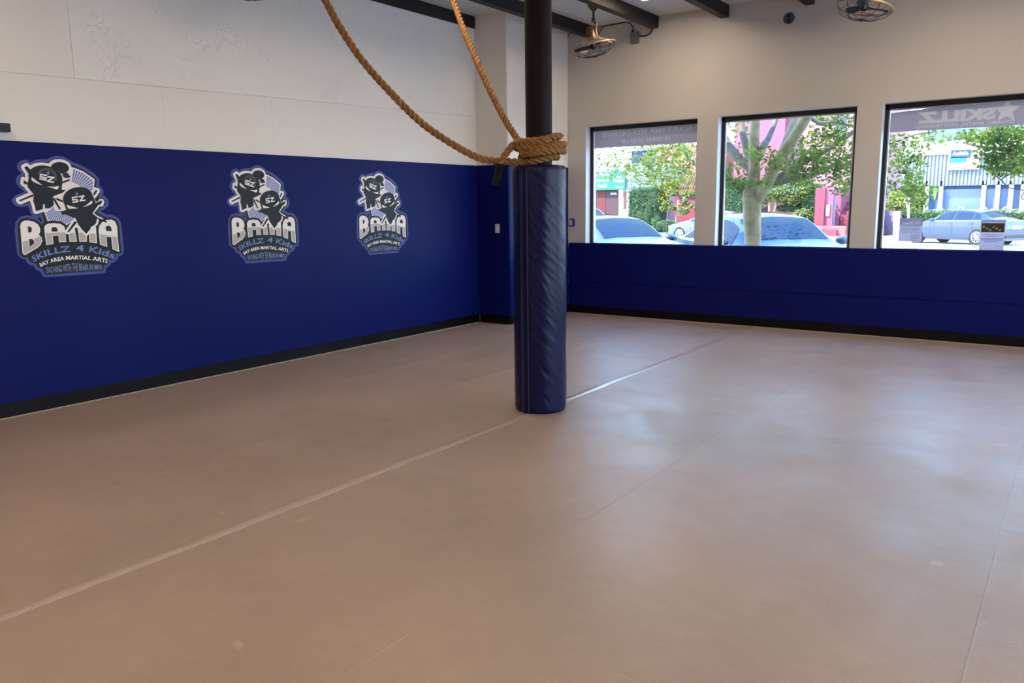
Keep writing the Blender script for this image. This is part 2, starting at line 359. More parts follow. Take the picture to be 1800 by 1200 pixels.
# ------------------------------------------------------------------ wall padding, baseboards
PT = .022
def pad(name, label, mb): return tag(mb.build(name, M_NAVY, None, True), label, 'wall pad')
pl_ = thing('wall_pad', 'long navy wall padding carrying three printed badges', 'wall pad', (0, 2, .1))
for (a, c) in ((YB, -1.0), (-1.0, 2.0), (2.0, YP-PT-.002)):
    pass
MB().box((.001, YB, .105), (PT, YP-PT-.0006, ZP), .004).build('pad_panel', M_NAVY, pl_, True)
pp = thing('wall_pad', 'navy padding wrapped round the corner pilaster, with a light switch', 'wall pad', (.25, YP, .1))
MB().box((.001, YP-PT, .105), (XP+PT, YP-.001, ZP), .006).build('pad_panel', M_NAVY, pp, True)
MB().box((XP+.006, YP+.001, .105), (XP+PT, YW-PT-.004, ZP), .006).build('pad_panel', M_NAVY, pp, True)
pf = thing('wall_pad', 'low navy wall padding below the three windows', 'wall pad', (4, YW, .1))
for z0, z1 in ((.105, .452), (.4535, ZS)):
    MB().box((XP+PT+.003, YW-PT-(.012 if z1 == ZS else .01), z0), (XR-.002, YW-.001, z1), .008).build('pad_panel', M_NAVY, pf, True)

def base(name, label, segs):
    o = tag(bpy.data.objects.new(name, None), label, 'baseboard', None, 'structure'); COL.objects.link(o); o['_o'] = (0, 0, 0)
    for a, c in segs: MB().box(a, c, .006).build('baseboard_strip', M_BLACK, o, True)
    return o
BT = .03
base('baseboard_left', 'black rubber baseboard under the navy left wall padding', [((.001, YB, 0.006), (BT, 2.0, .112)), ((.001, 2.002, 0.006), (BT, 6.17, .112)), ((.001, 6.173, 0.006), (BT, YP-BT-.002, .112))])
base('baseboard_pilaster', 'black rubber baseboard round the corner pilaster', [((BT+.001, YP-BT, 0.006), (XP+BT, YP-.001, .112)), ((XP+.001, YP, 0.006), (XP+BT, YW-BT-.012, .112))])
base('baseboard_front', 'black rubber baseboard under the window wall', [((XP+.003, YW-BT-.01, 0.006), (XR-.002, YW-.001, .112))])
struct('trim_1', 'thin tan edge strip along the left baseboard', 'trim', MB().box((.001, YB, -.003), (BT+.012, YP-BT-.012, .0065), .002), M_CAULK)
struct('trim_2', 'thin tan edge strip along the front baseboard', 'trim', MB().box((XP+BT, YW-BT-.022, -.003), (XR, YW-.001, .0065), .002), M_CAULK)

# ------------------------------------------------------------------ text helper
_tc = {}
def text2d(body, bold=0.):
    k = (body, bold)
    if k in _tc: return _tc[k]
    cu = bpy.data.curves.new('t', 'FONT'); cu.body = body; cu.size = 1; cu.offset = bold; cu.resolution_u = 3
    ob = bpy.data.objects.new('t', cu); me = bpy.data.meshes.new_from_object(ob)
    vs = [(v.co.x, v.co.y) for v in me.vertices]; fs = [tuple(p.vertices) for p in me.polygons]
    bpy.data.objects.remove(ob); bpy.data.curves.remove(cu); bpy.data.meshes.remove(me)
    x0 = min(v[0] for v in vs); x1 = max(v[0] for v in vs); y0 = min(v[1] for v in vs); y1 = max(v[1] for v in vs)
    _tc[k] = ([((x-x0)/(x1-x0), (y-y0)/(y1-y0)) for x, y in vs], fs, (x1-x0)/(y1-y0)); return _tc[k]
def text_on(mb, body, f, bold=0.):
    """f(s,t)->3D for s,t in 0..1 over the text's box"""
    vs, fs, _ = text2d(body, bold); return mb.add([f(s, t) for s, t in vs], fs)

# ------------------------------------------------------------------ wall badges (flat print)
LY, LZ = 3.12, 1.482
def Acr(p): return (15+p[0]/10, 265+p[1]/10)
def Bcr(p): return (85+p[0]/10, 275+p[1]/10)
def Ccr(p): return (20+p[0]/8.5714, 370+p[1]/8.5714)
def px2w(q):
    w = on(q[0], q[1], 0, PT); return (w.y-LY, w.z-LZ)
def loc2(cr, pts): return [px2w(cr(p)) for p in pts]
def inflate(P, d):
    n = len(P); ar = sum(P[i][0]*P[(i+1) % n][1]-P[(i+1) % n][0]*P[i][1] for i in range(n)); s = 1 if ar > 0 else -1; out = []
    for i in range(n):
        a, b, c = Vector(P[i-1]), Vector(P[i]), Vector(P[(i+1) % n])
        e1 = (b-a); e2 = (c-b)
        if e1.length < 1e-6 or e2.length < 1e-6: out.append(tuple(b)); continue
        n1 = Vector((e1.y, -e1.x)).normalized()*s; n2 = Vector((e2.y, -e2.x)).normalized()*s
        m = n1+n2; k = m.length
        m = (n1 if k < .2 else m/k); q = d/max(.55, m.dot(n1)); out.append((b.x+m.x*q, b.y+m.y*q))
    return out
def ccw(P):
    return P if sum(P[i][0]*P[(i+1) % len(P)][1]-P[(i+1) % len(P)][0]*P[i][1] for i in range(len(P))) > 0 else P[::-1]
def grown(P, d):
    o = [ccw(list(P))]
    if d:
        for i in range(len(P)):
            a = Vector(P[i]); c = Vector(P[(i+1) % len(P)]); e_ = c-a
            o.append([(a.x+d*math.cos(k*math.pi/5), a.y+d*math.sin(k*math.pi/5)) for k in range(10)])
            if e_.length > 1e-5: n_ = Vector((e_.y, -e_.x)).normalized()*d; o.append(ccw([tuple(a+n_), tuple(c+n_), tuple(c-n_), tuple(a-n_)]))
    return o
def union2d(polys):
    from mathutils.geometry import delaunay_2d_cdt
    vs = []; fs = []
    for P in polys: fs.append(list(range(len(vs), len(vs)+len(P)))); vs += [Vector(p) for p in P]
    r = delaunay_2d_cdt(vs, [], fs, 0, 1e-5, True); return r[0], [f for f, q in zip(r[2], r[5]) if q]
def fillpoly(mb, P, x):
    from mathutils.geometry import tessellate_polygon
    V = [Vector((x, p[0], p[1])) for p in P]
    mb.add(V, [tuple(t) for t in tessellate_polygon([[Vector((p[0], p[1], 0)) for p in P]])])
def ell(cx, cy, rx, ry, rot, n=36, a0=0, a1=360):
    o = []
    for k in range(n+1 if a1-a0 < 360 else n):
        a = math.radians(a0+(a1-a0)*k/n); x = rx*math.cos(a); y = ry*math.sin(a); r = math.radians(rot)
        o.append((cx+x*math.cos(r)-y*math.sin(r), cy+x*math.sin(r)+y*math.cos(r)))
    return o
def star(cx, cy, r, rot=0): return [(cx+(r if k % 2 == 0 else r*.42)*math.sin(math.radians(36*k+rot)), cy-(r if k % 2 == 0 else r*.42)*math.cos(math.radians(36*k+rot))) for k in range(10)]
def stroke(pts, w):
    qs = []
    for a, c in zip(pts[:-1], pts[1:]):
        a = Vector(a); c = Vector(c); d = (c-a).normalized(); n_ = Vector((-d.y, d.x))*w/2; a = a-d*w*.4; c = c+d*w*.4
        qs.append([tuple(a+n_), tuple(c+n_), tuple(c-n_), tuple(a-n_)])
    return qs
PXL = .0031   # metres on the pad per A/B crop unit x10
J_HALO = mat('print_slate_blue', (70, 82, 150), .45, spec=.3); J_BLACK = mat('print_black', (17, 17, 18), .45, spec=.3); J_WHITE = mat('print_white', (250, 240, 232), .45, spec=.3)
J_GREY = mat('print_grey', (190, 180, 172), .45); J_RAY = mat('print_ray_blue', (104, 122, 186), .45); J_TXT = mat('print_text_blue', (104, 136, 196), .45)
J_BROWN = mat('print_dark_brown', (74, 64, 60), .5); J_SLATE = mat('print_slate_text', (128, 140, 188), .45); J_NAVY = mat('print_navy', (9, 19, 92), .5, spec=.14)
def make_badge():
    root = thing('wall_badge', '', 'badge', (PT, 0, 0)); root['_o'] = (0, 0, 0)
    outline = loc2(Acr, [(200, 290), (215, 250), (260, 212), (310, 208), (345, 238), (385, 275), (430, 237), (500, 208), (600, 192), (690, 202), (735, 182), (790, 152), (870, 138), (960, 152), (1040, 196), (1100, 240)]) + \
        loc2(Bcr, [(500, 178), (600, 222), (700, 282), (790, 350), (845, 402), (850, 470), (835, 530), (880, 556), (920, 600), (915, 645), (872, 722), (920, 718), (970, 738), (1012, 790), (1002, 850), (955, 890), (910, 902), (842, 980), (1030, 1072), (1110, 1068)]) + \
        loc2(Ccr, [(1510, 108), (1575, 135), (1612, 190), (1625, 280), (1655, 590), (1640, 640), (1578, 650), (1570, 700), (1520, 745), (1468, 745), (1455, 800), (1395, 835), (1385, 905), (510, 965), (470, 885), (400, 855), (370, 800), (285, 775), (240, 692), (180, 688), (135, 650), (118, 500), (98, 300), (108, 190), (158, 132), (240, 115), (340, 138), (400, 180), (450, 215), (492, 190)]) + \
        loc2(Acr, [(590, 1090), (490, 1138), (440, 1095), (398, 960), (360, 905), (235, 938), (150, 922), (112, 880), (150, 832), (330, 760), (378, 742), (270, 640), (212, 590), (182, 548), (190, 492), (238, 452), (290, 450), (308, 410)])
    s10 = .0065/2.0   # ~ metres per crop-A unit
    L = {'halo': MB(), 'black': MB(), 'white': MB(), 'ray': MB(), 'silh': MB(), 'eyes': MB(), 'lb': MB(), 'lw': MB(), 'lc': MB(), 'lg': MB(), 'star': MB(), 'arch': MB(), 'sword': MB(), 'notch': MB(), 'swordw': MB()}
    dx = {'halo': .0006, 'black': .0012, 'notch': .0018, 'white': .0018, 'ray': .0024, 'lb': .0030, 'lw': .0036, 'lg': .0042, 'lc': .0042, 'swordw': .0048, 'silh': .0054, 'eyes': .0060, 'star': .0062, 'arch': .0058}
    PC = {k: [] for k in L}; U = {k: [] for k in L}
    def add(k, P, d=0):
        U[k] += grown(P, d); PC[k].append(MB()); vs, fs = union2d(grown(P, d)); PC[k][-1].add([(dx[k], p[0], p[1]) for p in vs], fs)
    u = .00072   # metres per A/B crop unit
    add('halo', outline, 30*u); add('black', outline)
    add('notch', loc2(Ccr, [(405, 105), (440, 98), (458, 150), (450, 178), (425, 150)]))
    # shield + rays
    sh = loc2(Acr, [(610, 1035), (640, 990), (800, 880), (900, 700), (1060, 265)]) + loc2(Bcr, [(370, 178), (480, 208), (600, 258), (710, 328), (812, 402), (797, 600), (700, 760), (560, 1000)]) + loc2(Ccr, [(965, 125), (825, 222), (760, 182), (690, 162), (545, 162)])
    add('white', sh)
    def rays(c, outer, a0, a1, n, fin):
        c = Vector(c)
        def hit(ang):
            d = Vector((math.cos(ang), -math.sin(ang))); best = None
            for p, q in zip(outer[:-1], outer[1:]):
                p = Vector(p); q = Vector(q); e = q-p; den = d.x*e.y-d.y*e.x
                if abs(den) < 1e-9: continue
                w = p-c; t = (w.x*e.y-w.y*e.x)/den; s_ = (w.x*d.y-w.y*d.x)/den
                if t > 0 and -.001 <= s_ <= 1.001: best = t if best is None else max(best, t)
            return None if best is None else (d, best)
        st = (a1-a0)/n
        for k in range(n):
            h = [hit(math.radians(a0+st*(k+f))) for f in (.14, .84)]
            if None in h: continue
            q = [c+h[0][0]*h[0][1], c+h[1][0]*h[1][1], c+h[1][0]*h[1][1]*fin, c+h[0][0]*h[0][1]*fin]
            yield [tuple(x) for x in q]
    for P in rays((372, 690), [(388, 205), (470, 232), (590, 282), (690, 345), (785, 425), (772, 600), (700, 650)], 89, 8, 13, .52): add('ray', loc2(Bcr, P))
    for P in rays((800, -190), [(505, 20), (555, 150), (690, 148), (770, 170), (822, 205), (945, 130)], -141, -66, 15, .58): add('ray', loc2(Ccr, P))
    # upper figure
    n1 = [ell(642, 468, 305, 205, 14), ell(898, 298, 160, 102, 4)]
    n1 += [[(350, 480), (332, 560), (296, 540), (262, 508), (258, 572), (300, 590), (332, 592), (332, 640), (430, 750), (440, 800), (428, 880), (458, 960), (478, 1062), (600, 1022), (598, 940), (632, 935), (640, 1012), (720, 1008), (778, 970), (790, 930), (768, 820), (800, 790), (940, 740), (1000, 690), (928, 682), (940, 560)],
           [(270, 290), (318, 266), (400, 350), (350, 400)], [(930, 545), (1060, 495), (1080, 520), (940, 575)], [(178, 868), (198, 890), (430, 797), (420, 765)], [(762, 830), (800, 826), (918, 1020), (890, 1032)],
           [(940, 400), (1000, 378), (1050, 400), (1062, 440), (1092, 428), (1082, 468), (1000, 478), (950, 452)]]
    for k, P in enumerate(n1):
        q = loc2(Acr, P); add('silh', q)
        if k in (0, 1, 2, 3, 5): add('white', q, 30*u)
    n2 = [ell(512, 722, 262, 184, -10)]
    n2 += [[(262, 800), (310, 930), (255, 962), (218, 955), (240, 1020), (310, 1018), (480, 1090), (520, 1200), (620, 1260), (700, 1260), (840, 1130), (850, 1062), (770, 1000), (872, 852), (902, 850), (932, 812), (944, 768), (850, 800), (830, 820), (780, 690)],
           [(778, 660), (826, 588), (862, 600), (800, 690)], [(130, 756), (145, 724), (252, 775), (246, 806)]]
    for k, P in enumerate(n2):
        q = loc2(Bcr, P); add('silh', q); add('white', q, 28*u) if k in (0, 2) else None
    add('white', loc2(Bcr, [(790, 690), (835, 800), (880, 775), (900, 740), (960, 750), (985, 800), (960, 870), (915, 880), (905, 872), (800, 995), (860, 1040), (1040, 1128), (1000, 1140), (850, 1062), (752, 1000)]))
    q = loc2(Ccr, [(960, 120), (1000, 200), (1040, 262), (1122, 352), (1184, 282), (1192, 250), (1242, 220), (1272, 190), (1284, 130), (1200, 60)]); add('silh', q); add('swordw', q, 22*u)
    for P in ([(945, 160), (990, 172), (870, 318), (832, 325)],): q = loc2(Ccr, P); add('silh', q); add('swordw', q, 22*u)
    q = loc2(Bcr, [(840, 1062), (1030, 1140), (1012, 1166), (850, 1092)]); add('silh', q)
    for P in ([(400, 460), (395, 510), (430, 545), (530, 590), (590, 605), (560, 585), (480, 520)], [(665, 630), (720, 640), (840, 680), (865, 670), (880, 615), (800, 632), (720, 628)]): add('eyes', loc2(Acr, P))
    for P in ([(310, 850), (350, 920), (470, 915), (525, 900), (480, 900), (440, 885)], [(595, 885), (630, 885), (740, 840), (770, 810), (755, 770), (700, 820), (650, 865)]): add('eyes', loc2(Bcr, P))
    for P in stroke([(660, 432), (562, 415), (552, 452), (655, 482), (645, 516), (545, 488)], 26)+stroke([(685, 455), (788, 470), (680, 532), (782, 552)], 26): add('eyes', loc2(Acr, P))
    for P in stroke([(500, 708), (416, 722), (422, 760), (498, 756), (508, 790), (425, 806)], 24)+stroke([(540, 706), (618, 690), (552, 778), (640, 768)], 24): add('eyes', loc2(Bcr, P))
    add('star', loc2(Acr, star(690, 390, 42, 10))); add('star', loc2(Bcr, star(495, 657, 40, 0)))
    ao = ell(668, 470, 178, 172, 8, 24, 188, 378); ai = ell(668, 470, 132, 128, 8, 24, 188, 378)
    for k in range(len(ao)-1): add('arch', loc2(Acr, [ao[k], ao[k+1], ai[k+1], ai[k]]))
    add('arch', loc2(Acr, [(845, 350), (885, 355), (890, 390)])); add('arch', loc2(Acr, [(940, 392), (1005, 372), (1015, 388), (945, 412)]))
    # big letters
    outer = [[(130, 230), (145, 182), (190, 152), (260, 150), (340, 170), (400, 210), (430, 268), (432, 320), (410, 360), (448, 398), (463, 450), (442, 510), (392, 560), (300, 612), (205, 670), (166, 650), (150, 480)],
             [(490, 260), (510, 216), (560, 196), (640, 188), (740, 200), (794, 240), (810, 300), (822, 470), (715, 476), (705, 375), (620, 380), (630, 500), (525, 522), (505, 400)],
             [(858, 345), (985, 170), (1015, 230), (1128, 375), (1192, 280), (1255, 222), (1272, 260), (1285, 492), (1175, 477), (1165, 350), (1133, 380), (1133, 467), (1022, 467), (1000, 300), (990, 258), (950, 262), (985, 466), (875, 468)],
             [(1320, 230), (1360, 180), (1430, 142), (1500, 134), (1560, 165), (1590, 240), (1600, 400), (1622, 622), (1520, 580), (1502, 400), (1430, 395), (1441, 548), (1335, 512), (1310, 300)]]
    for P in outer: q = loc2(Ccr, P); add('lb', q, 28*u) if P is not outer[2] else None; add('lw', q)
    for P in ([(245, 240), (280, 240), (306, 270), (300, 322), (250, 332)], [(262, 430), (310, 428), (340, 458), (335, 502), (270, 547)], [(600, 272), (616, 250), (670, 250), (690, 280), (692, 316), (605, 316)], [(1412, 252), (1440, 230), (1480, 230), (1502, 260), (1508, 312), (1425, 306)]): add('lc', loc2(Ccr, P))
    for P in ([(164, 470), (250, 448), (262, 556), (330, 516), (350, 462), (336, 424), (430, 388), (452, 432), (444, 482), (420, 520), (380, 552), (290, 600), (200, 655), (178, 640)],
              [(512, 338), (808, 326), (814, 460), (722, 466), (712, 365), (612, 370), (620, 490), (532, 512)], [(866, 340), (955, 335), (974, 458), (882, 460)], [(1012, 335), (1078, 330), (1122, 388), (1124, 460), (1030, 460)], [(1176, 345), (1264, 348), (1274, 482), (1184, 467)],
              [(1335, 355), (1590, 395), (1610, 606), (1530, 571), (1512, 390), (1420, 382), (1430, 536), (1346, 505)]): add('lg', loc2(Ccr, P))
    for k, nm, m in (('halo', 'badge_border', J_HALO), ('black', 'badge_backing', J_BLACK), ('notch', 'border_gap', J_NAVY), ('white', 'shield', J_WHITE), ('ray', 'sun_ray', J_RAY), ('lb', 'letter_outline', J_BLACK), ('lw', 'large_letter', J_WHITE), ('lc', 'letter_counter', J_BLACK), ('lg', 'letter_shading', J_GREY),
                     ('swordw', 'white_outline', J_WHITE), ('silh', 'ninja_figures', J_BLACK), ('eyes', 'white_mark', J_WHITE), ('star', 'headband_star', J_TXT), ('arch', 'headband_arch', J_BROWN)):
        if k in ('ray', 'lw', 'lg', 'lc', 'eyes', 'star', 'lb'):
            for q in PC[k]: q.build(nm, m, root)
        else:
            vs, fs = union2d(U[k]); MB().add([(dx[k], p[0], p[1]) for p in vs], fs).build(nm, m, root)
    def arc(body, base, h0, h1, m, nm, x, bold=0., hm=None):
        hm = hm or (h0+h1)/2
        def f(s, t):
            k = s*(len(base)-1); i = min(int(k), len(base)-2); fr = k-i
            P = [Vector(q) for q in base]
            a = P[max(i-1, 0)]; b = P[i]; c = P[i+1]; d = P[min(i+2, len(P)-1)]
            p = .5*((2*b)+(c-a)*fr+(2*a-5*b+4*c-d)*fr**2+(3*b-a-3*c+d)*fr**3); tg = (c-b).normalized()*(1-fr*.0)
            nn = Vector((tg.y, -tg.x)); h = (h0*(1-2*s)+hm*2*s) if s < .5 else (hm*(2-2*s)+h1*(2*s-1)); p = p+nn*h*t
            w = px2w(Ccr(p)); return (x, w[0], w[1])
        mb = MB(); text_on(mb, body, f, bold); mb.build(nm, m, root)
    arc('SKILLZ', [(335, 775), (420, 735), (520, 690), (640, 655), (760, 635), (890, 622)], 95, 95, J_TXT, 'lettering', .0032, .02)
    arc('4', [(970, 608), (1085, 610)], 92, 92, J_TXT, 'lettering', .0032, .02)
    arc('Kids', [(1165, 625), (1290, 650), (1410, 685), (1535, 728)], 95, 95, J_TXT, 'lettering', .0032, .02)
    arc('BAY AREA MARTIAL ARTS', [(440, 850), (560, 800), (690, 765), (830, 745), (980, 738), (1130, 742), (1290, 760), (1438, 792)], 62, 62, J_WHITE, 'lettering', .0032, .025)
    arc('TEACHING WITH THE BRAIN IN MIND', [(515, 942), (730, 928), (940, 915), (1150, 903), (1368, 888)], 78, 72, J_SLATE, 'lettering', .0032, .01, 128)
    return root
badge = make_badge()
badge.location = (PT, LY, LZ)
badge['label'] = 'printed ninja badge on the navy padding, largest and nearest of the three'; badge['group'] = 'printed badges on the left padding'
for (u0, u1, vc, lab) in ((405, 525, 378, 'printed ninja badge on the navy padding, between the other two'), (628.5, 719, 374, 'printed ninja badge nearest to the corner pilaster, smallest looking')):
    y = (on(u0, vc, 0, PT).y+on(u1, vc, 0, PT).y)/2
    c = copy_tree(badge); c.location = (PT, y, LZ-.012 if u0 < 600 else LZ-.022); c['label'] = lab

# ------------------------------------------------------------------ pole and its pad
CX, CY = 3.258, 4.925
PR, POLE, PH = .197, .096, 1.828
phi0 = math.atan2(-CY, CAMX-CX)
pole = thing('support_pole', 'dark brown round steel pole rising out of the navy pad to the ceiling', 'pole', (CX, CY, 0))
MB().lathe([(POLE, .0), (POLE, ZC)], 48, (CX, CY, 0)).build('shaft', M_POLE, pole, 'all')
cp = thing('column_pad', 'tall navy vinyl cylinder pad wrapped round the pole', 'column pad', (CX, CY, 0))
b = MB(); n, mz = 128, 150; vs = []; fs = []
prof = [(POLE+.004, PH-.004), (PR-.03, PH-.002), (PR-.012, PH-.005), (PR-.004, PH-.016)]
rows = prof+[(PR, PH-.035-(PH-.06)*k/mz) for k in range(mz+1)]+[(PR-.004, .012), (PR-.012, .002)]
for j, (r, z) in enumerate(rows):
    for k in range(n):
        th = 2*math.pi*k/n; rr = r
        if j >= 3:
            rel = (th-phi0+math.pi) % (2*math.pi)-math.pi   # + = to the right seen from the room
            d = math.degrees(rel)+25
            if d > 0: wr = math.exp(-d/58.)*(noise.noise(Vector((d*.02, z*26+d*.08, 1.3)))*.006+abs(noise.noise(Vector((d*.012, z*15+d*.10, 4.)))-.0)*.007)
            else: wr = math.exp(d/50.)*noise.noise(Vector((d*.03, z*12-d*.09, 5.1)))*.004
            wr += noise.noise(Vector((math.cos(th)*2, math.sin(th)*2, z*3)))*.003
            rr = r+max(-.006, min(.006, wr))
        vs.append((CX+rr*math.cos(th), CY+rr*math.sin(th), z))
for j in range(len(rows)-1):
    for k in range(n): fs.append((j*n+k, (j+1)*n+k, (j+1)*n+(k+1) % n, j*n+(k+1) % n))
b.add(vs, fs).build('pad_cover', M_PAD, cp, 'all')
def shell(a0, a1, r0, z0, z1, m, name, n=10, nz_=60, amp=0.):
    b = MB(); vs = []; fs = []
    for j in range(nz_+1):
        z = z0+(z1-z0)*j/nz_
        for k in range(n+1):
            th = phi0+math.radians(a0+(a1-a0)*k/n); e = min(k, n-k); rr = r0-(.006 if e == 0 else 0)+amp*noise.noise(Vector((k*.3, z*14, 2)))
            vs.append((CX+rr*math.cos(th), CY+rr*math.sin(th), z))
    for j in range(nz_):
        for k in range(n): a = j*(n+1)+k; fs.append((a, a+1, a+n+2, a+n+1))
    b.add(vs, fs); return b.build(name, m, cp, 'all')
shell(-43, -24.5, PR+.006, .006, PH-.012, M_PAD, 'seam_flap', 10, 90, .0022)
for a in (-42., -37.8, -26.0):
    b = MB()
    for j in range(110):
        z = .012+(PH-.04)*j/110; th = phi0+math.radians(a); rr = PR+.0085
        b.box((CX+rr*math.cos(th)-.0011, CY+rr*math.sin(th)-.0011, z), (CX+rr*math.cos(th)+.0011, CY+rr*math.sin(th)+.0011, z+.0125))
    o = b.build('stitching', M_STITCH, cp); o['kind'] = 'stuff'

# ------------------------------------------------------------------ ropes
def smooth(pts, n=12):
    P = [Vector(p) for p in pts]; o = []
    for i in range(len(P)-1):
        a = P[max(i-1, 0)]; b = P[i]; c = P[i+1]; d = P[min(i+2, len(P)-1)]
        for k in range(n):
            f = k/n; o.append(.5*((2*b)+(c-a)*f+(2*a-5*b+4*c-d)*f*f+(3*b-a-3*c+d)*f**3))
    o.append(P[-1]); return o
def resample(P, st):
    o = [P[0].copy()]; acc = 0
    for a, c in zip(P[:-1], P[1:]):
        L = (c-a).length; t = st-acc
        while t <= L: o.append(a+(c-a)*(t/L)); t += st
        acc = (acc+L) % st
    return o
def rope(path, R, pitch, name, parent):
    P = resample(path, .012); b = MB(); up = None; fr = []
    for i, p in enumerate(P):
        t = (P[min(i+1, len(P)-1)]-P[max(i-1, 0)]).normalized()
        if up is None: up = t.orthogonal().normalized()
        up = (up-t*up.dot(t)).normalized(); fr.append((p, up.copy(), t.cross(up)))
    for k in range(3):
        b.tube([p+(u_*math.cos(a)+s_*math.sin(a))*R*.56 for (p, u_, s_), a in zip(fr, [i*.012/pitch*2*math.pi+k*2.0944 for i in range(len(P))])], R*.475, 8)
    return b.build(name, M_ROPE, parent, 'all')
UR = Vector((-math.sin(phi0), math.cos(phi0), 0)); UC = Vector((math.cos(phi0), math.sin(phi0), 0))
def cl(u_, w_, z): return Vector((CX, CY, z))+UR*u_+UC*w_
def vplane(pix, p1, p2):
    n_ = Vector((p2[1]-p1[1], -(p2[0]-p1[0]), 0)); o = []
    for u_, v_ in pix:
        d = ray(u_, v_); t = (Vector((p1[0], p1[1], 0))-Vector((_co.x, _co.y, 0))).dot(n_)/d.dot(n_); o.append(_co+d*t)
    return o
RR = .0265
def coil(a0, turns, z0, dz, r0, seed, n=26):
    o = []
    for k in range(int(turns*n)+1):
        a = math.radians(a0)-2*math.pi*k/n; rr = r0+.012*noise.noise(Vector((k*.12, seed, 0)))+.012*max(0, math.cos(a))*(1 if seed > 1 else .6)
        z = z0+dz*k/n+.012*math.sin(a+seed*1.7)+.01*noise.noise(Vector((k*.2, seed, 7)))
        o.append(cl(rr*math.cos(a), rr*math.sin(a), z))
    return o
ra = thing('climbing_rope', 'thick tan rope sagging from the ceiling to the pole, with a black taped end', 'rope', (CX, CY, PH))
endA = cl(-.31, .03, 1.862)
ancA = (1.86, 3.46)
pts = vplane([(556, -36), (572, 0), (600, 52), (640, 110), (690, 166), (740, 215), (790, 250), (840, 277)], (endA.x, endA.y), ancA)
top = Vector((pts[0].x, pts[0].y, pts[0].z)); dirv = (pts[0]-pts[1]).normalized()
up_ = top+dirv*((ZC-.14-top.z)/dirv.z)*.98; up_.z = ZC-.145
pathA = smooth([up_]+pts+[endA, cl(-.2, .075, 1.853)]+coil(150, 3.45, 1.856, .047, .128, 1.)[1:]+[cl(-.15, .045, 1.985), cl(-.21, .07, 1.945), cl(-.262, .075, 1.875), cl(-.285, .07, 1.83)], 5)
rope(pathA, RR, .135, 'rope_strands', ra)
MB().tube(smooth([cl(-.278, .071, 1.84), cl(-.29, .07, 1.80), cl(-.305, .068, 1.74), cl(-.315, .066, 1.685)], 6), [RR*1.0]+[RR*1.06]*17+[RR*.95], 14).build('taped_end', M_TAPE, ra, True)['label'] = 'black taped rope end'
MB().lathe([(.0, .03), (.04, .03), (.04, 0), (.03, -.02), (0, -.02)], 16, tuple(up_)).build('ceiling_hook', M_BLKM, ra, True)
rb = thing('climbing_rope', 'tan rope running steeply from the ceiling to the top of the pole coil', 'rope', (CX, CY, PH+.1))
endB = cl(-.125, -.03, 1.985)
ptsB = vplane([(796, 0), (815, 52), (835, 100), (860, 155), (885, 205), (910, 245)], (endB.x, endB.y), (1.82, 5.62))
dirv = (ptsB[0]-ptsB[1]).normalized(); upB = ptsB[0]+dirv*((ZC-.16-ptsB[0].z)/dirv.z)*.97; upB.z = ZC-.16
coilB = coil(165, 2.3, 1.915, .04, .165, 2.)
pathB = smooth([upB]+ptsB+[endB, cl(-.12, .07, 1.975)]+[Vector(p) for p in coilB[2:]], 5)
rope(pathB, RR, .135, 'rope_strands', rb)
MB().lathe([(.0, .04), (.04, .04), (.04, 0), (.03, -.02), (0, -.02)], 16, tuple(upB)).build('ceiling_hook', M_BLKM, rb, True)

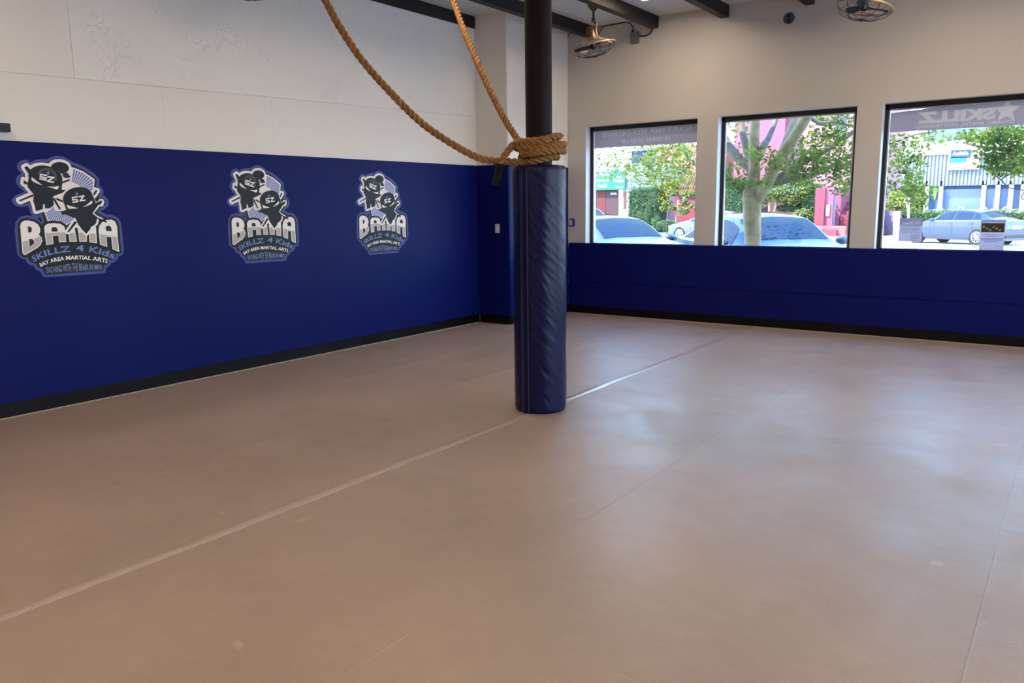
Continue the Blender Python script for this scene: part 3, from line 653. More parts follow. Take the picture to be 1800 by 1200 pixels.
# ------------------------------------------------------------------ cage fans
def make_fan(loc, tilt, label, zc=None):
    x, y, z = loc   # z: ring centre
    root = thing('cage_fan', label, 'ceiling fan', (x, y, ZC), 0, 'caged ceiling fans')
    top = ZC
    MB().lathe([(0, top), (.066, top), (.07, top-.03), (.062, top-.05), (.03, top-.085), (.022, top-.09), (0, top-.09)], 28, (x, y, 0)).build('canopy', M_BRONZE, root, True)
    MB().lathe([(.013, top-.09), (.013, top-.17), (.022, top-.175), (.022, top-.215), (0, top-.215)], 16, (x, y, 0)).build('downrod', M_BRONZE, root, True)
    ax = (Matrix.Rotation(tilt, 3, Vector((-_cf.x, -_cf.y, 0)).normalized()) @ Vector((0, 0, 1)))
    P = Vector((x, y, z)); rot = ax.to_track_quat('Z', 'Y').to_matrix()
    J = Vector((x, y, top-.215))
    hd = P+ax*.17
    # yoke arm from the joint down to the side of the motor
    sd = rot @ Vector((1, 0, 0)); sd = UR*1.0
    MB().tube(smooth([J, J+UR*.035-Vector((0, 0, .02)), P+ax*.20+UR*.066, P+ax*.11+UR*.068], 5), .012, 8).build('yoke', M_BRONZE, root, True)
    MB().lathe([(0, .235), (.04, .23), (.054, .215), (.064, .13), (.068, .085), (.06, .08), (0, .08)], 28, P, ax).build('motor_housing', M_BRONZE, root, True)
    MB().lathe([(.265, .012), (.275, .004), (.275, -.008), (.262, -.012), (.25, -.004), (.25, .008), (.265, .012)], 56, P, ax).build('rim', M_TAN, root, True)
    cu = MB(); cu.ring(P+ax*.088, .10, .006, ax, 40, 6).ring(P+ax*.062, .145, .0045, ax, 44, 6).ring(P+ax*.036, .20, .0045, ax, 48, 6)
    for k in range(10):
        a = 2*math.pi*k/10; d = rot @ Vector((math.cos(a), math.sin(a), 0)); cu.tube([P+ax*.092+d*.062, P+ax*.088+d*.10, P+ax*.062+d*.145, P+ax*.036+d*.20, P+ax*.006+d*.26], .0035, 6)
    cu.build('upper_guard', M_TAN, root, True)
    lo = MB(); lo.ring(P-ax*.088, .135, .003, ax, 40, 6)
    for k in range(10):
        a = 2*math.pi*(k+.3)/10; d = rot @ Vector((math.cos(a), math.sin(a), 0))
        lo.tube([P-ax*(.118*math.sin(t))+d*(.255*math.cos(t)) for t in [math.pi/2*q/8 for q in range(9)]], .003, 6)
    lo.build('lower_guard', M_WIRE, root, True)
    MB().lathe([(0, -.132), (.018, -.128), (.022, -.118), (.018, -.11), (0, -.11)], 16, P, ax).build('finial', M_BLKM, root, True)
    MB().lathe([(0, .04), (.03, .04), (.034, -.02), (.02, -.035), (0, -.035)], 18, P, ax).build('hub', M_WIRE, root, True)
    for k in range(3):
        a = 2*math.pi*k/3+.4; d = rot @ Vector((math.cos(a), math.sin(a), 0)); e = ax.cross(d); bl = MB(); vs = []; fs = []
        for q in range(7):
            r = .03+.2*q/6; w = .016+.016*math.sin(math.pi*q/6)
            for s_ in (-1, 0, 1): 
                for h in (.0015, -.0015): vs.append(P+d*r+e*w*s_+ax*(.02*s_*.8+h-.005*(s_ == 0)))
        for q in range(6):
            for s_ in range(2):
                a_ = q*6+s_*2; fs += [(a_, a_+2, a_+8, a_+6), (a_+1, a_+7, a_+9, a_+3)]
        bl.add(vs, fs).build('fan_blade', M_WIRE, root, 'all')
    return root
f1 = at(1047, 81, 8.67); make_fan((1.555, 8.67, f1.z), .20, 'bronze caged fan hanging in front of the grey junction box')
f2 = at(1519, 13, 8.67); make_fan((f2.x, 8.67, f2.z), -.20, 'bronze caged fan cut by the top edge above the middle window')
f3 = on(437, 1, 2, 3.30); make_fan((f3.x, f3.y, 3.43), 0., 'caged fan of which only the dark bottom tip shows above the left wall')

# ------------------------------------------------------------------ ceiling lights
M_LAMP = mat('lamp_diffuser', (255, 240, 214), .5, emit=((255, 234, 208), LAMP))
k = 0
for (x, y) in ((2.34, 8.62), (5.21, 8.2), (7.1, 8.2), (2.34, 5.0), (7.1, 5.2), (1.4, 1.4), (3.3, -.2), (5.2, 1.4), (7.1, 1.2), (2.3, -2.2), (5.2, -2.2), (7.1, -2.2)):  # first panel is seen; the rest are added to light the room
    r_ = thing('ceiling_light', 'square ceiling light between beams above the first window' if k == 0 else 'unseen square ceiling light panel added over the mats', 'ceiling light', (x, y, ZC), 0, None if k == 0 else 'added ceiling lights out of view'); k += 1
    h = .24
    MB().box((x-h, y-h, ZC-.03), (x-h+.02, y+h, ZC)).box((x+h-.02, y-h, ZC-.03), (x+h, y+h, ZC)).box((x-h, y-h, ZC-.03), (x+h, y-h+.02, ZC)).box((x-h, y+h-.02, ZC-.03), (x+h, y+h, ZC)).build('light_frame', M_WHITE, r_)
    MB().box((x-h+.02, y-h+.02, ZC-.022), (x+h-.02, y+h-.02, ZC-.004)).build('diffuser', M_LAMP, r_)

# ------------------------------------------------------------------ small wall fittings
s = on(874.5, 401.5, 1, YP-PT); t = thing('light_switch', 'white rocker light switch plate on the navy pilaster padding', 'light switch', tuple(s))
MB().box((s.x-.036, s.y-.006, s.z-.058), (s.x+.036, s.y-.0005, s.z+.058), .003).build('cover_plate', M_WHITE, t)
MB().box((s.x-.005, s.y-.010, s.z-.032), (s.x+.023, s.y-.006, s.z+.032), .002).build('rocker', mat('white_rocker', (236, 230, 220), .3), t)
s = on(1006, 391, 1, YW); t = thing('wall_plate', 'small blue rimmed plate on the window wall beside the column pad', 'wall plate', tuple(s))
MB().box((s.x-.045, s.y-.02, s.z-.058), (s.x+.045, s.y-.0005, s.z+.058), .006).build('cover_plate', M_BLUEPL, t)
MB().box((s.x-.03, s.y-.024, s.z-.036), (s.x+.012, s.y-.02, s.z+.036), .003).build('rocker', M_WHITE, t)
s = on(1117, 66.5, 1, YW); t = thing('junction_box', 'grey electrical box high on the window wall beside the cage fan', 'junction box', tuple(s))
MB().box((s.x-.055, s.y-.045, s.z-.07), (s.x+.055, s.y-.0005, s.z+.07), .008).build('box_body', M_GREYBOX, t)
MB().tube([(s.x-.03, s.y-.025, s.z+.07), (s.x-.03, s.y-.025, s.z+.095)], .016, 12).build('cable_gland', M_BLKM, t)
def cable(pix, label, m=M_CABLE, r=.007, pl=YW-.012, n=8):
    P = smooth([at(u_, v_, pl) for u_, v_ in pix], n); b = MB().tube(P, r, 8); return tag(b.build('cable', m, None, 'all'), label, 'cable')
cable([(1112, 57), (1113, 50), (1108, 42), (1100, 39), (1090, 41), (1075, 44), (1060, 47), (1056, 53), (1052, 60)], 'thin grey cable looping from the junction box to behind the fan')
cable([(1124, 63), (1134, 63), (1141, 60), (1146, 54), (1147, 49)], 'short dark cable from the junction box up to the beam', M_BLKM, .009)
cable([(1008, 56), (1001, 60), (997.5, 68), (996.8, 90), (997, 130), (997.4, 180), (997.5, 225), (997.8, 252)], 'thin cable running down the corner beside the pole', M_CABLE, .006, YW-.009)
s = on(1387, 32, 1, YW); t = thing('outlet_plate', 'round grey outlet plate with two black sockets, high above the windows', 'outlet', tuple(s))
MB().lathe([(0, .012), (.058, .012), (.064, .008), (.066, 0), (0, 0)], 32, s, (0, -1, 0)).build('cover_plate', mat('grey_plate', (74, 74, 78), .5), t, True)
for q in (-.026, .026): MB().lathe([(0, .016), (.02, .016), (.022, .012), (0, .012)], 18, s+Vector((.0, 0, q)), (0, -1, 0)).build('socket', M_BLKM, t, True)
a = on(0, 224, 0, .1); t = thing('wall_bracket', 'black metal wall bracket at the left edge above the padding', 'bracket', (0, a.y, a.z))
e1 = on(18.5, 225, 0, .08)
MB().box((.001, e1.y-.55, e1.z-.03), (.085, e1.y, e1.z+.033), .004).build('arm', M_BLKM, t)
MB().add([(.01, e1.y-.40, e1.z+.3), (.05, e1.y-.40, e1.z+.3), (.05, e1.y-.36, e1.z+.3), (.01, e1.y-.36, e1.z+.3), (.01, e1.y-.10, e1.z+.03), (.05, e1.y-.10, e1.z+.03), (.05, e1.y-.055, e1.z+.03), (.01, e1.y-.055, e1.z+.03)], [(0, 1, 2, 3), (7, 6, 5, 4), (0, 4, 5, 1), (1, 5, 6, 2), (2, 6, 7, 3), (3, 7, 4, 0)]).build('brace', M_BLKM, t)
MB().box((-.0, e1.y-.5, e1.z-.02), (.012, e1.y-.2, e1.z+.32), .002).build('back_plate', M_BLKM, t)

# ------------------------------------------------------------------ window films and flyers
FY = GY-.0045
def quadz(u0, v0, u1, v1): a = at(u0, v0, FY); c = at(u1, v1, FY); return a, c
def sheet(r_, x0, x1, z0, z1, texts, extra=(), m0=None, m1=None, name='film_band'):
    """one sheet; the letters are cut in as pieces of a paler sheet"""
    from mathutils.geometry import delaunay_2d_cdt
    vs = [Vector((x0, z0)), Vector((x1, z0)), Vector((x1, z1)), Vector((x0, z1))]; ed = [(0, 1), (1, 2), (2, 3), (3, 0)]; tri = []
    for k, (body, uL, vL, uR, vR, h, bold) in enumerate(texts):
        a = at(uL, vL, FY); c = at(uR, vR, FY); tv, tf, _ = text2d(body, bold); o = len(vs)
        P = [Vector((c.x+(a.x-c.x)*q, c.z+(a.z-c.z)*q+h*t)) for q, t in tv]; vs += P
        cnt = {}
        for f in tf:
            for i in range(1, len(f)-1): tri.append((P[f[0]], P[f[i]], P[f[i+1]], k))
            for i in range(len(f)): e_ = tuple(sorted((f[i], f[(i+1) % len(f)]))); cnt[e_] = cnt.get(e_, 0)+1
        ed += [(i+o, j+o) for (i, j), n_ in cnt.items() if n_ == 1]
    for P in extra:
        o = len(vs); P = [Vector(p) for p in P]; vs += P; n_ = len(P); ed += [(o+i, o+(i+1) % n_) for i in range(n_)]
        c = sum(P, Vector((0, 0)))/n_; tri += [(c, P[i], P[(i+1) % n_], 99) for i in range(n_)]
    ov, _, of, _, _, _ = delaunay_2d_cdt(vs, ed, [], 0, 1e-6, False)
    bb = [(min(p.x for p in t[:3]), max(p.x for p in t[:3]), t) for t in tri]; parts = {}
    def crs(a, c, p): return (c.x-a.x)*(p.y-a.y)-(c.y-a.y)*(p.x-a.x)
    for f in of:
        p = sum((ov[i] for i in f), Vector((0, 0)))/len(f); ow = -1
        for lo_, hi_, (a, c, d, k) in bb:
            if lo_ <= p.x <= hi_:
                q = (crs(a, c, p), crs(c, d, p), crs(d, a, p))
                if min(q) >= 0 or max(q) <= 0: ow = k; break
        parts.setdefault(ow, []).append(f)
    for ow, fl_ in sorted(parts.items()):
        used = sorted({i for f in fl_ for i in f}); mp = {i: j for j, i in enumerate(used)}
        MB().add([(ov[i].x, FY, ov[i].y) for i in used], [[mp[i] for i in f] for f in fl_]).build(name if ow == -1 else ('star' if ow == 99 else 'lettering'), (m0 or M_FILM) if ow == -1 else (m1 or M_FILMLIT), r_)
def film(x0, x1, z0, z1, name, label, texts, extra=()):
    r_ = thing(name, label, 'window film', ((x0+x1)/2, FY, z0)); sheet(r_, x0, x1, z0, z1, texts, extra); return r_
x0, x1 = WIN[0][0]+.062, WIN[0][1]-.05
film(x0, x1, at(1130, 256, FY).z, ZH-.066, 'window_film', 'grey frosted band with mirrored class lettering on the corner window',
     [('ADULT FMA SELF-DEFENSE', 1057.5, 241.5, 1218.5, 229.5, .068, .012), ('15 YEARS AND UP', 1093, 252.8, 1177, 246.5, .055, .008)])
x0, x1 = WIN[2][0]+.062, WIN[2][1]-.06
sc_ = at(1770, 194, FY); SP = [(sc_.x+(.132 if k % 2 == 0 else .056)*math.sin(math.radians(36*k)), sc_.z+(.132 if k % 2 == 0 else .056)*math.cos(math.radians(36*k))) for k in range(10)]
film(x0, x1, at(1680, 226, FY).z, ZH-.098, 'window_film', 'grey frosted band with mirrored star logo on the widest window',
     [('SKILLZ', 1612.5, 218, 1749, 209.5, .125, .06), ('DYNAMIC MARTIAL ARTS TRAINING', 1611, 226, 1782, 216, .036, .015)], [SP])
def flyer(u0, v0, u1, v1, name, label, hd, hm, texts=()):
    a = at(u0, v0, FY); c = at(u1, v1, FY); r_ = thing(name, label, 'flyer', ((a.x+c.x)/2, FY, c.z))
    zt = a.z-(a.z-c.z)*hd
    MB().add([(a.x, FY, c.z), (c.x, FY, c.z), (c.x, FY, zt), (a.x, FY, zt)], [(0, 1, 2, 3)]).build('paper_sheet', M_PAPER, r_)
    sheet(r_, a.x, c.x, zt, a.z, texts, (), hm, M_PAPER, 'header_band'); return r_, a, c
def lines(r_, a, c, rows_):
    for (s0, s1, t, h) in rows_:
        W_, H_ = c.x-a.x, a.z-c.z; MB().box((a.x+W_*s0, FY-.0016, c.z+H_*t), (a.x+W_*s1, FY-.0011, c.z+H_*(t+h))).build('printed_line', M_INK, r_)
r_, a, c = flyer(1582, 383, 1619.5, 424.5, 'paper_flyer', 'backlit paper flyer with mirrored heading on the left of the widest window', .33, film_mat('grey_header', (140, 132, 150), .2, 0), [('ESCRIMA', 1585.5, 395.5, 1617.5, 394, .034, .012)])
W_, H_ = c.x-a.x, a.z-c.z
def boxtext(r_, a, c, body, s0, s1, t, h, m, bold=0.):
    W_, H_ = c.x-a.x, a.z-c.z; mb = MB(); text_on(mb, body, lambda s, q: (a.x+W_*(s1+(s0-s1)*s), FY-.0016, c.z+H_*(t+h*q)), bold); mb.build('lettering', m, r_)
lines(r_, a, c, [(.1, .92, .64, .012), (.08, .9, .56, .02), (.05, .92, .50, .02), (.1, .86, .44, .02), (.12, .42, .36, .02), (.5, .92, .36, .02), (.5, .92, .29, .015), (.5, .92, .23, .015), (.5, .92, .17, .015), (.5, .92, .11, .015), (.5, .8, .05, .015)])
r_, a, c = flyer(1724.5, 386, 1764, 440, 'paper_flyer', 'tall backlit paper flyer with a dark photo strip, in front of the parked car', .09, M_INK)
W_, H_ = c.x-a.x, a.z-c.z
MB().box((a.x+W_*.04, FY-.0014, a.z-H_*.41), (c.x-W_*.04, FY-.0011, a.z-H_*.11)).build('photo_strip', film_mat('dark_photo', (96, 86, 70), .4, 0), r_)
for k in range(6):
    q = Vector((a.x+W_*(.14+.13*k), 0, a.z-H_*(.24+.05*((k*7) % 3)))); MB().lathe([(0, 0), (W_*.05, 0)], 12, (q.x, FY-.0017, q.z), (0, -1, 0)).build('photo_figure', film_mat('pale_photo%d' % (k % 2), ((206, 190, 140), (186, 176, 160))[k % 2], .4, 0), r_)
lines(r_, a, c, [(.06, .9, .5, .014), (.3, .7, .44, .014), (.05, .94, .38, .018), (.05, .94, .33, .018), (.2, .75, .27, .014), (.68, .9, .12, .014)])

# ------------------------------------------------------------------ outside: ground
def gz(y): return -.05-.0077*(y-10)
def gplane(name, label, cat, x0, x1, y0, y1, m, dz=0., th=.3):
    b = MB().add([(x0, y0, gz(y0)+dz-th), (x1, y0, gz(y0)+dz-th), (x1, y1, gz(y1)+dz-th), (x0, y1, gz(y1)+dz-th), (x0, y0, gz(y0)+dz), (x1, y0, gz(y0)+dz), (x1, y1, gz(y1)+dz), (x0, y1, gz(y1)+dz)], [(0, 3, 2, 1), (4, 5, 6, 7), (0, 1, 5, 4), (1, 2, 6, 5), (2, 3, 7, 6), (3, 0, 4, 7)])
    return struct(name, label, cat, b, m)
gplane('street', 'sunlit street outside the windows', 'street', -70, 50, 11.6, 41.4, mat('asphalt_sunlit', (196, 194, 190), .8, var=(2, .08)))
gplane('sidewalk', 'near sidewalk below the windows', 'sidewalk', -70, 50, YW+.31, 11.6, mat('concrete', (190, 184, 174), .8), .1)
struct('sidewalk', 'side sidewalk along the right wall of the building', 'sidewalk', MB().box((XR+.31, -40, -.3), (50, YW+.3, -.02)), mat('concrete', (190, 184, 174), .8))
gplane('sidewalk', 'far sidewalk across the street', 'sidewalk', -70, 50, 41.4, 90, mat('pink_concrete', (156, 135, 130), .8), .14)

# ------------------------------------------------------------------ cars
ST = [(0, .56, .62, .60, .50, .62), (.06, .64, .74, .68, .58, .70), (.3, .76, .84, .80, .66, .83), (.7, .84, .885, .885, .70, .915), (1.1, .90, .90, .95, .71, .985), (1.36, .93, .90, .985, .69, 1.035), (1.55, .94, .90, 1.10, .66, 1.15),
      (1.8, .945, .90, 1.245, .625, 1.285), (2.05, .95, .90, 1.345, .595, 1.385), (2.3, .955, .90, 1.385, .585, 1.43), (2.7, .96, .90, 1.395, .58, 1.445), (3.1, .965, .90, 1.375, .575, 1.43), (3.45, .975, .895, 1.315, .57, 1.37), (3.75, .985, .89, 1.21, .575, 1.255),
      (4.0, .99, .88, 1.09, .61, 1.13), (4.2, .985, .865, 1.025, .65, 1.06), (4.45, .95, .83, .99, .66, 1.02), (4.6, .86, .78, .92, .62, .95), (4.64, .70, .72, .74, .56, .76)]
def stn(x):
    x = max(0, min(4.64, x))
    for a, c in zip(ST[:-1], ST[1:]):
        if x <= c[0]:
            f = (x-a[0])/(c[0]-a[0]); return [a[i]+(c[i]-a[i])*f for i in range(6)]
def S(x, t):
    """t 0..5: sill, flank, bulge, belt, roof edge, roof half, centre"""
    _, zb, w, zr, wr, zt = stn(x)
    P = [(w*.90, .2), (w*.99, .33), (w*1.012, .2+(zb-.2)*.62), (w, zb), (wr, zr), (wr*.52, zr+(zt-zr)*.72), (0, zt)]
    t = max(0, min(6, t)); i = min(int(t), 5); f = t-i
    return Vector((x, P[i][0]+(P[i+1][0]-P[i][0])*f, P[i][1]+(P[i+1][1]-P[i][1])*f))
def patch(mb, x0f, x1f, t0, t1, nx, nt_, off, side, thick=.004):
    """patch of the car's skin pushed out by off"""
    vs = []; fs = []
    for j in range(nt_+1):
        t = t0+(t1-t0)*j/nt_
        for i in range(nx+1):
            x = x0f(t)+(x1f(t)-x0f(t))*i/nx; p = S(x, t); e1 = S(x+.02, t)-S(x-.02, t); e2 = S(x, min(6, t+.02))-S(x, t-.02)
            n_ = e1.cross(e2); n_ = n_.normalized() if n_.length > 1e-9 else Vector((0, 0, 1))
            if n_.y < 0 and t < 5: n_ = -n_
            if n_.z < 0 and t >= 4: n_ = -n_
            p = p+n_*off; vs.append((p.x, p.y*side, p.z))
    for j in range(nt_):
        for i in range(nx): a = j*(nx+1)+i; fs.append((a, a+1, a+nx+2, a+nx+1) if side < 0 else (a, a+nx+1, a+nx+2, a+1))
    mb.add(vs, fs)
def carglass():
    m = bpy.data.materials.new('car_glass'); m.use_nodes = True; n = m.node_tree.nodes; l = m.node_tree.links; n.clear()
    o = n.new('ShaderNodeOutputMaterial'); mx = n.new('ShaderNodeMixShader'); d = n.new('ShaderNodeBsdfDiffuse'); g = n.new('ShaderNodeBsdfGlossy')
    d.inputs[0].default_value = (.012, .016, .022, 1); g.inputs['Roughness'].default_value = .02; mx.inputs[0].default_value = .075
    l.new(d.outputs[0], mx.inputs[1]); l.new(g.outputs[0], mx.inputs[2]); l.new(mx.outputs[0], o.inputs[0]); return m
M_CG = carglass()
M_TYRE = mat('tyre_rubber', (24, 24, 26), .7); M_RIM = mat('alloy_rim', (190, 194, 200), .3, metal=.8); M_RED = mat('tail_light_red', (200, 30, 36), .25); M_CLEAR = mat('head_lamp', (220, 226, 232), .15, metal=.3); M_PLATE = mat('licence_plate', (226, 228, 226), .4)
def make_car(label, paint, anchor, ax_, nose, zs=1., sunroof=False, group=None):
    """anchor: world point of the windscreen foot's middle at local x=ax_"""
    rz = math.radians(nose)+math.pi; c, s_ = math.cos(rz), math.sin(rz)
    loc = (anchor.x-c*ax_, anchor.y-s_*ax_, gz(anchor.y)+.0)
    r_ = thing('car', label, 'car', loc, rz, group); r_.scale = (1, 1, zs); del r_['_o']
    mb = MB(); xs_ = [4.64*i/58 for i in range(59)]; ts = [0, .5, 1, 1.5, 2, 2.5, 2.85, 3, 3.2, 3.5, 3.8, 4, 4.15, 4.5, 5, 5.5, 6]
    ring = [(t, 1) for t in ts]+[(t, -1) for t in ts[-2::-1]]; vs = []; fs = []
    for x in xs_:
        for t, sd in ring: p = S(x, t); vs.append((p.x, p.y*sd, p.z))
    n = len(ring)
    for i in range(len(xs_)-1):
        for k in range(n): fs.append((i*n+k, (i+1)*n+k, (i+1)*n+(k+1) % n, i*n+(k+1) % n))
    fs.append(tuple(range(n))); fs.append(tuple((len(xs_)-1)*n+k for k in range(n))[::-1])
    mb.add(vs, fs).build('body', paint, r_, True)
    w = MB()
    for sd in (1, -1): patch(w, lambda t: 1.385+.05*(1-(t-4)/2), lambda t: 2.03, 4.12, 6, 10, 8, .006, sd)
    w.build('windscreen', M_CG, r_, 'all')
    w = MB()
    for sd in (1, -1): patch(w, lambda t: 3.5, lambda t: 4.02, 4.15, 6, 8, 8, .006, sd)
    w.build('rear_window', M_CG, r_, 'all')
    for sd in (1, -1):
        for x0_, x1_ in ((1.62, 2.48), (2.56, 3.3), (3.36, 3.72)):
            w = MB(); patch(w, (lambda t, q=x0_: q+(.22*(t-3.1) if q < 2 else 0)), (lambda t, q=x1_: q-(.25*(t-3.1) if q > 3.5 else 0)), 3.1, 3.86, 10, 6, .006, sd); w.build('side_window', M_CG, r_, 'all')
        w = MB(); patch(w, lambda t: 1.60, lambda t: 3.8, 2.97, 3.06, 20, 1, .010, sd); w.build('window_trim', M_ALU if not sunroof else M_BLKM, r_)
        for xx in (2.3, 3.2): MB().box((xx, sd*.9, .84), (xx+.2, sd*.935, .87), .006).build('door_handle', paint, r_)
        for xx in (1.5, 2.52, 3.42):
            w = MB(); patch(w, lambda t, q=xx: q, lambda t, q=xx: q+.008, .9, 2.95, 1, 8, .003, sd); w.build('door_gap', M_BLKM, r_)
        for xx in (.86, 3.62):
            wh = MB().lathe([(.20, .02), (.31, .03), (.335, 0), (.335, -.18), (.20, -.18)], 36, (xx, sd*.885, .335), (0, sd, 0)).build('wheel', M_TYRE, r_, True)
            rm = MB().ring((xx, sd*.905, .335), .205, .018, (0, 1, 0), 32, 6)
            for k in range(10):
                a = 2*math.pi*k/10; rm.tube([(xx, sd*.90, .335), (xx+.2*math.cos(a), sd*.908, .335+.2*math.sin(a))], .017, 6)
            rm.build('rim', M_RIM, wh, True)
            MB().lathe([(0, .012), (.385, .0), (.39, -.02)], 36, (xx, sd*.862, .345), (0, sd, 0)).build('wheel_arch', M_BLKM, r_)
        MB().blob((1.66, sd*1.02, 1.0), (.08, .12, .075), 2).build('mirror', paint, r_, 'all')
        MB().blob((.12, sd*.62, .66), (.13, .14, .06), 2).build('headlight', M_CLEAR, r_, 'all')
        MB().blob((4.54, sd*.70, .84), (.12, .15, .075), 2).build('tail_light', M_RED, r_, 'all')
    MB().box((-.02, -.26, .38), (.02, .26, .5), .005).build('licence_plate', M_PLATE, r_)
    MB().box((4.63, -.26, .66), (4.665, .26, .78), .005).build('licence_plate', M_PLATE, r_)
    MB().box((-.015, -.5, .52), (.05, .5, .6), .01).build('grille', M_BLKM, r_)
    MB().box((4.55, -.7, .3), (4.68, .7, .42), .02).build('rear_bumper', M_BLKM, r_)
    if sunroof:
        w = MB()
        for sd in (1, -1): patch(w, lambda t: 2.35, lambda t: 2.85, 4.5, 6, 6, 6, .006, sd)
        w.build('sunroof', M_CG, r_, 'all')
        MB().add([(3.2, 0, 1.42), (3.36, .015, 1.41), (3.36, -.015, 1.41), (3.36, 0, 1.48)], [(0, 1, 3), (0, 3, 2), (1, 2, 3), (0, 2, 1)]).build('antenna', M_BLKM, r_)
    return r_
P1 = mat('pale_blue_paint', (78, 88, 94), .4, metal=.1, coat=.1); P2 = mat('steel_blue_paint', (62, 78, 90), .4, metal=.1, coat=.1)
P3 = mat('slate_blue_paint', (54, 64, 80), .22, metal=.4, coat=.6); P4 = mat('white_paint', (226, 230, 234), .25, coat=.6); P5 = mat('silver_paint', (92, 96, 104), .25, metal=.5, coat=.6)
make_car('pale blue sedan with a sunroof close outside the corner window', P1, at(1118, 420, 13.0), 1.36, -27, .985, True)
make_car('steel blue sedan parked behind the tree trunk', P2, at(1392, 427, 12.5), 1.36, -46, 1.0)
make_car('slate blue sedan seen from its side beyond the two paper flyers', P3, at(1655, 400, 38.6), 1.36, 150, 1.0)
make_car('silver sedan across the street, split by the wall between the first two windows', P5, at(1228, 395, 38.0), 1.36, 168, 1.0)
make_car('white tall car behind the pale blue sedan, at the frame edge', P4, at(1046, 372, 27.0), 1.36, -20, 1.2)

# ------------------------------------------------------------------ tree by the kerb
TR = at(1323, 440, 11.2)
tree = thing('street_tree', 'smooth-barked street tree standing in the middle window', 'tree', (TR.x, 11.2, gz(11.2)+.1))
def limb(pts, r0, r1, name='branch', m=M_BARK, t=None):
    P = smooth([at(u_, v_, Y) for u_, v_, Y in pts], 6); n = len(P)
    return MB().tube(P, [r0+(r1-r0)*(i/(n-1))**.8 for i in range(n)], 12).build(name, m, t or tree, 'all')
b0 = Vector((TR.x, 11.2, gz(11.2)+.1)); P = smooth([b0, at(1323, 440, 11.2), at(1322, 385, 11.2), at(1322, 352, 11.2), at(1322, 330, 11.2)], 8)
MB().tube(P, [.14, .135, .13, .125, .122, .12, .119, .118, .117]+[.115+.0012*k for k in range(len(P)-17)]+[.132, .138, .14, .14, .136, .13, .12, .11][:8], 20).build('trunk', M_BARK, tree, 'all')
LIMBS = [([(1316, 350, 11.2), (1300, 330, 11.15), (1284, 318, 11.1), (1262, 306, 11.0), (1235, 300, 10.95)], .075, .03),
 ([(1322, 345, 11.2), (1322, 300, 11.25), (1302, 282, 11.3), (1282, 258, 11.4), (1268, 232, 11.5), (1250, 190, 11.6), (1225, 110, 11.7)], .085, .05),
 ([(1322, 345, 11.2), (1326, 300, 11.15), (1325, 255, 11.1), (1328, 205, 11.1), (1332, 140, 11.1), (1330, 60, 11.1)], .095, .05),
 ([(1324, 300, 11.2), (1313, 262, 11.25), (1303, 220, 11.35), (1296, 170, 11.4), (1290, 90, 11.5)], .06, .04),
 ([(1330, 350, 11.2), (1348, 322, 11.1), (1366, 285, 11.0), (1384, 258, 10.95), (1404, 228, 10.9), (1424, 195, 10.85), (1450, 140, 10.8), (1480, 70, 10.75)], .095, .055),
 ([(1372, 278, 11.0), (1388, 235, 11.1), (1402, 200, 11.2), (1416, 150, 11.3), (1430, 80, 11.4)], .065, .045),
 ([(1330, 348, 11.2), (1352, 325, 11.3), (1392, 314, 11.5), (1430, 305, 11.8), (1470, 288, 12.2), (1510, 262, 12.5)], .075, .025),
 ([(1350, 322, 11.15), (1385, 302, 11.3), (1420, 280, 11.6), (1462, 258, 11.8), (1500, 232, 12.0), (1540, 205, 12.2)], .055, .025),
 ([(1340, 262, 11.1), (1352, 240, 11.3), (1362, 215, 11.5), (1374, 180, 11.7), (1390, 120, 11.9)], .045, .03),
 ([(1325, 290, 11.15), (1340, 262, 11.1), (1345, 250, 11.2)], .06, .04),
 ([(1420, 202, 10.85), (1440, 216, 11.2), (1468, 214, 11.5), (1500, 222, 11.8)], .03, .012),
 ([(1540, 260, 12.2), (1575, 248, 12.1), (1610, 236, 12.0), (1640, 232, 12.0)], .025, .01)]
for i, (p, a, c) in enumerate(LIMBS): limb(p, a, c, 'branch', M_BARK if i in (2, 4, 5) else M_BARK2)
fol = MB()
def cluster(mb, u_, v_, Y, ru, rv, n, size=.075):
    c = at(u_, v_, Y); k = (Y/FPX)*1.12
    for _ in range(n):
        while True:
            d = Vector((random.uniform(-1, 1), random.uniform(-1, 1), random.uniform(-1, 1)))
            if d.length < 1: break
        p = c+Vector((d.x*ru*k, d.y*.5, d.z*rv*k)); mb.quadleaf(p, size)
CL = [(1175, 290, 12.4, 45, 42, 760), (1130, 300, 12.6, 32, 30, 380), (1085, 285, 12.8, 34, 22, 130), (1062, 275, 12.8, 22, 22, 80), (1210, 300, 12.0, 25, 45, 260), (1150, 265, 12.4, 60, 22, 240), (1070, 310, 12.9, 24, 10, 50), (1205, 255, 12.2, 30, 18, 130),
      (1284, 245, 11.8, 14, 40, 110), (1282, 305, 10.9, 20, 22, 170), (1300, 325, 10.9, 16, 14, 90), (1330, 268, 10.8, 28, 14, 70), (1358, 282, 10.8, 30, 16, 120), (1395, 285, 10.9, 36, 20, 200), (1350, 318, 10.95, 22, 12, 60),
      (1430, 300, 11.4, 36, 24, 300), (1465, 275, 11.6, 34, 30, 380), (1440, 245, 11.8, 36, 24, 220), (1475, 225, 11.9, 34, 26, 280), (1450, 200, 11.6, 36, 14, 150), (1490, 310, 11.9, 16, 34, 230), (1478, 325, 11.9, 14, 18, 90), (1415, 265, 11.2, 22, 18, 110), (1310, 215, 11.7, 16, 25, 60), (1390, 318, 11.5, 40, 8, 110),
      (1588, 262, 12.0, 34, 24, 210), (1575, 300, 12.0, 22, 34, 170), (1605, 290, 12.0, 20, 26, 130), (1610, 345, 12.2, 22, 26, 170), (1590, 325, 12.1, 26, 20, 120), (1630, 245, 12.0, 30, 12, 80)]
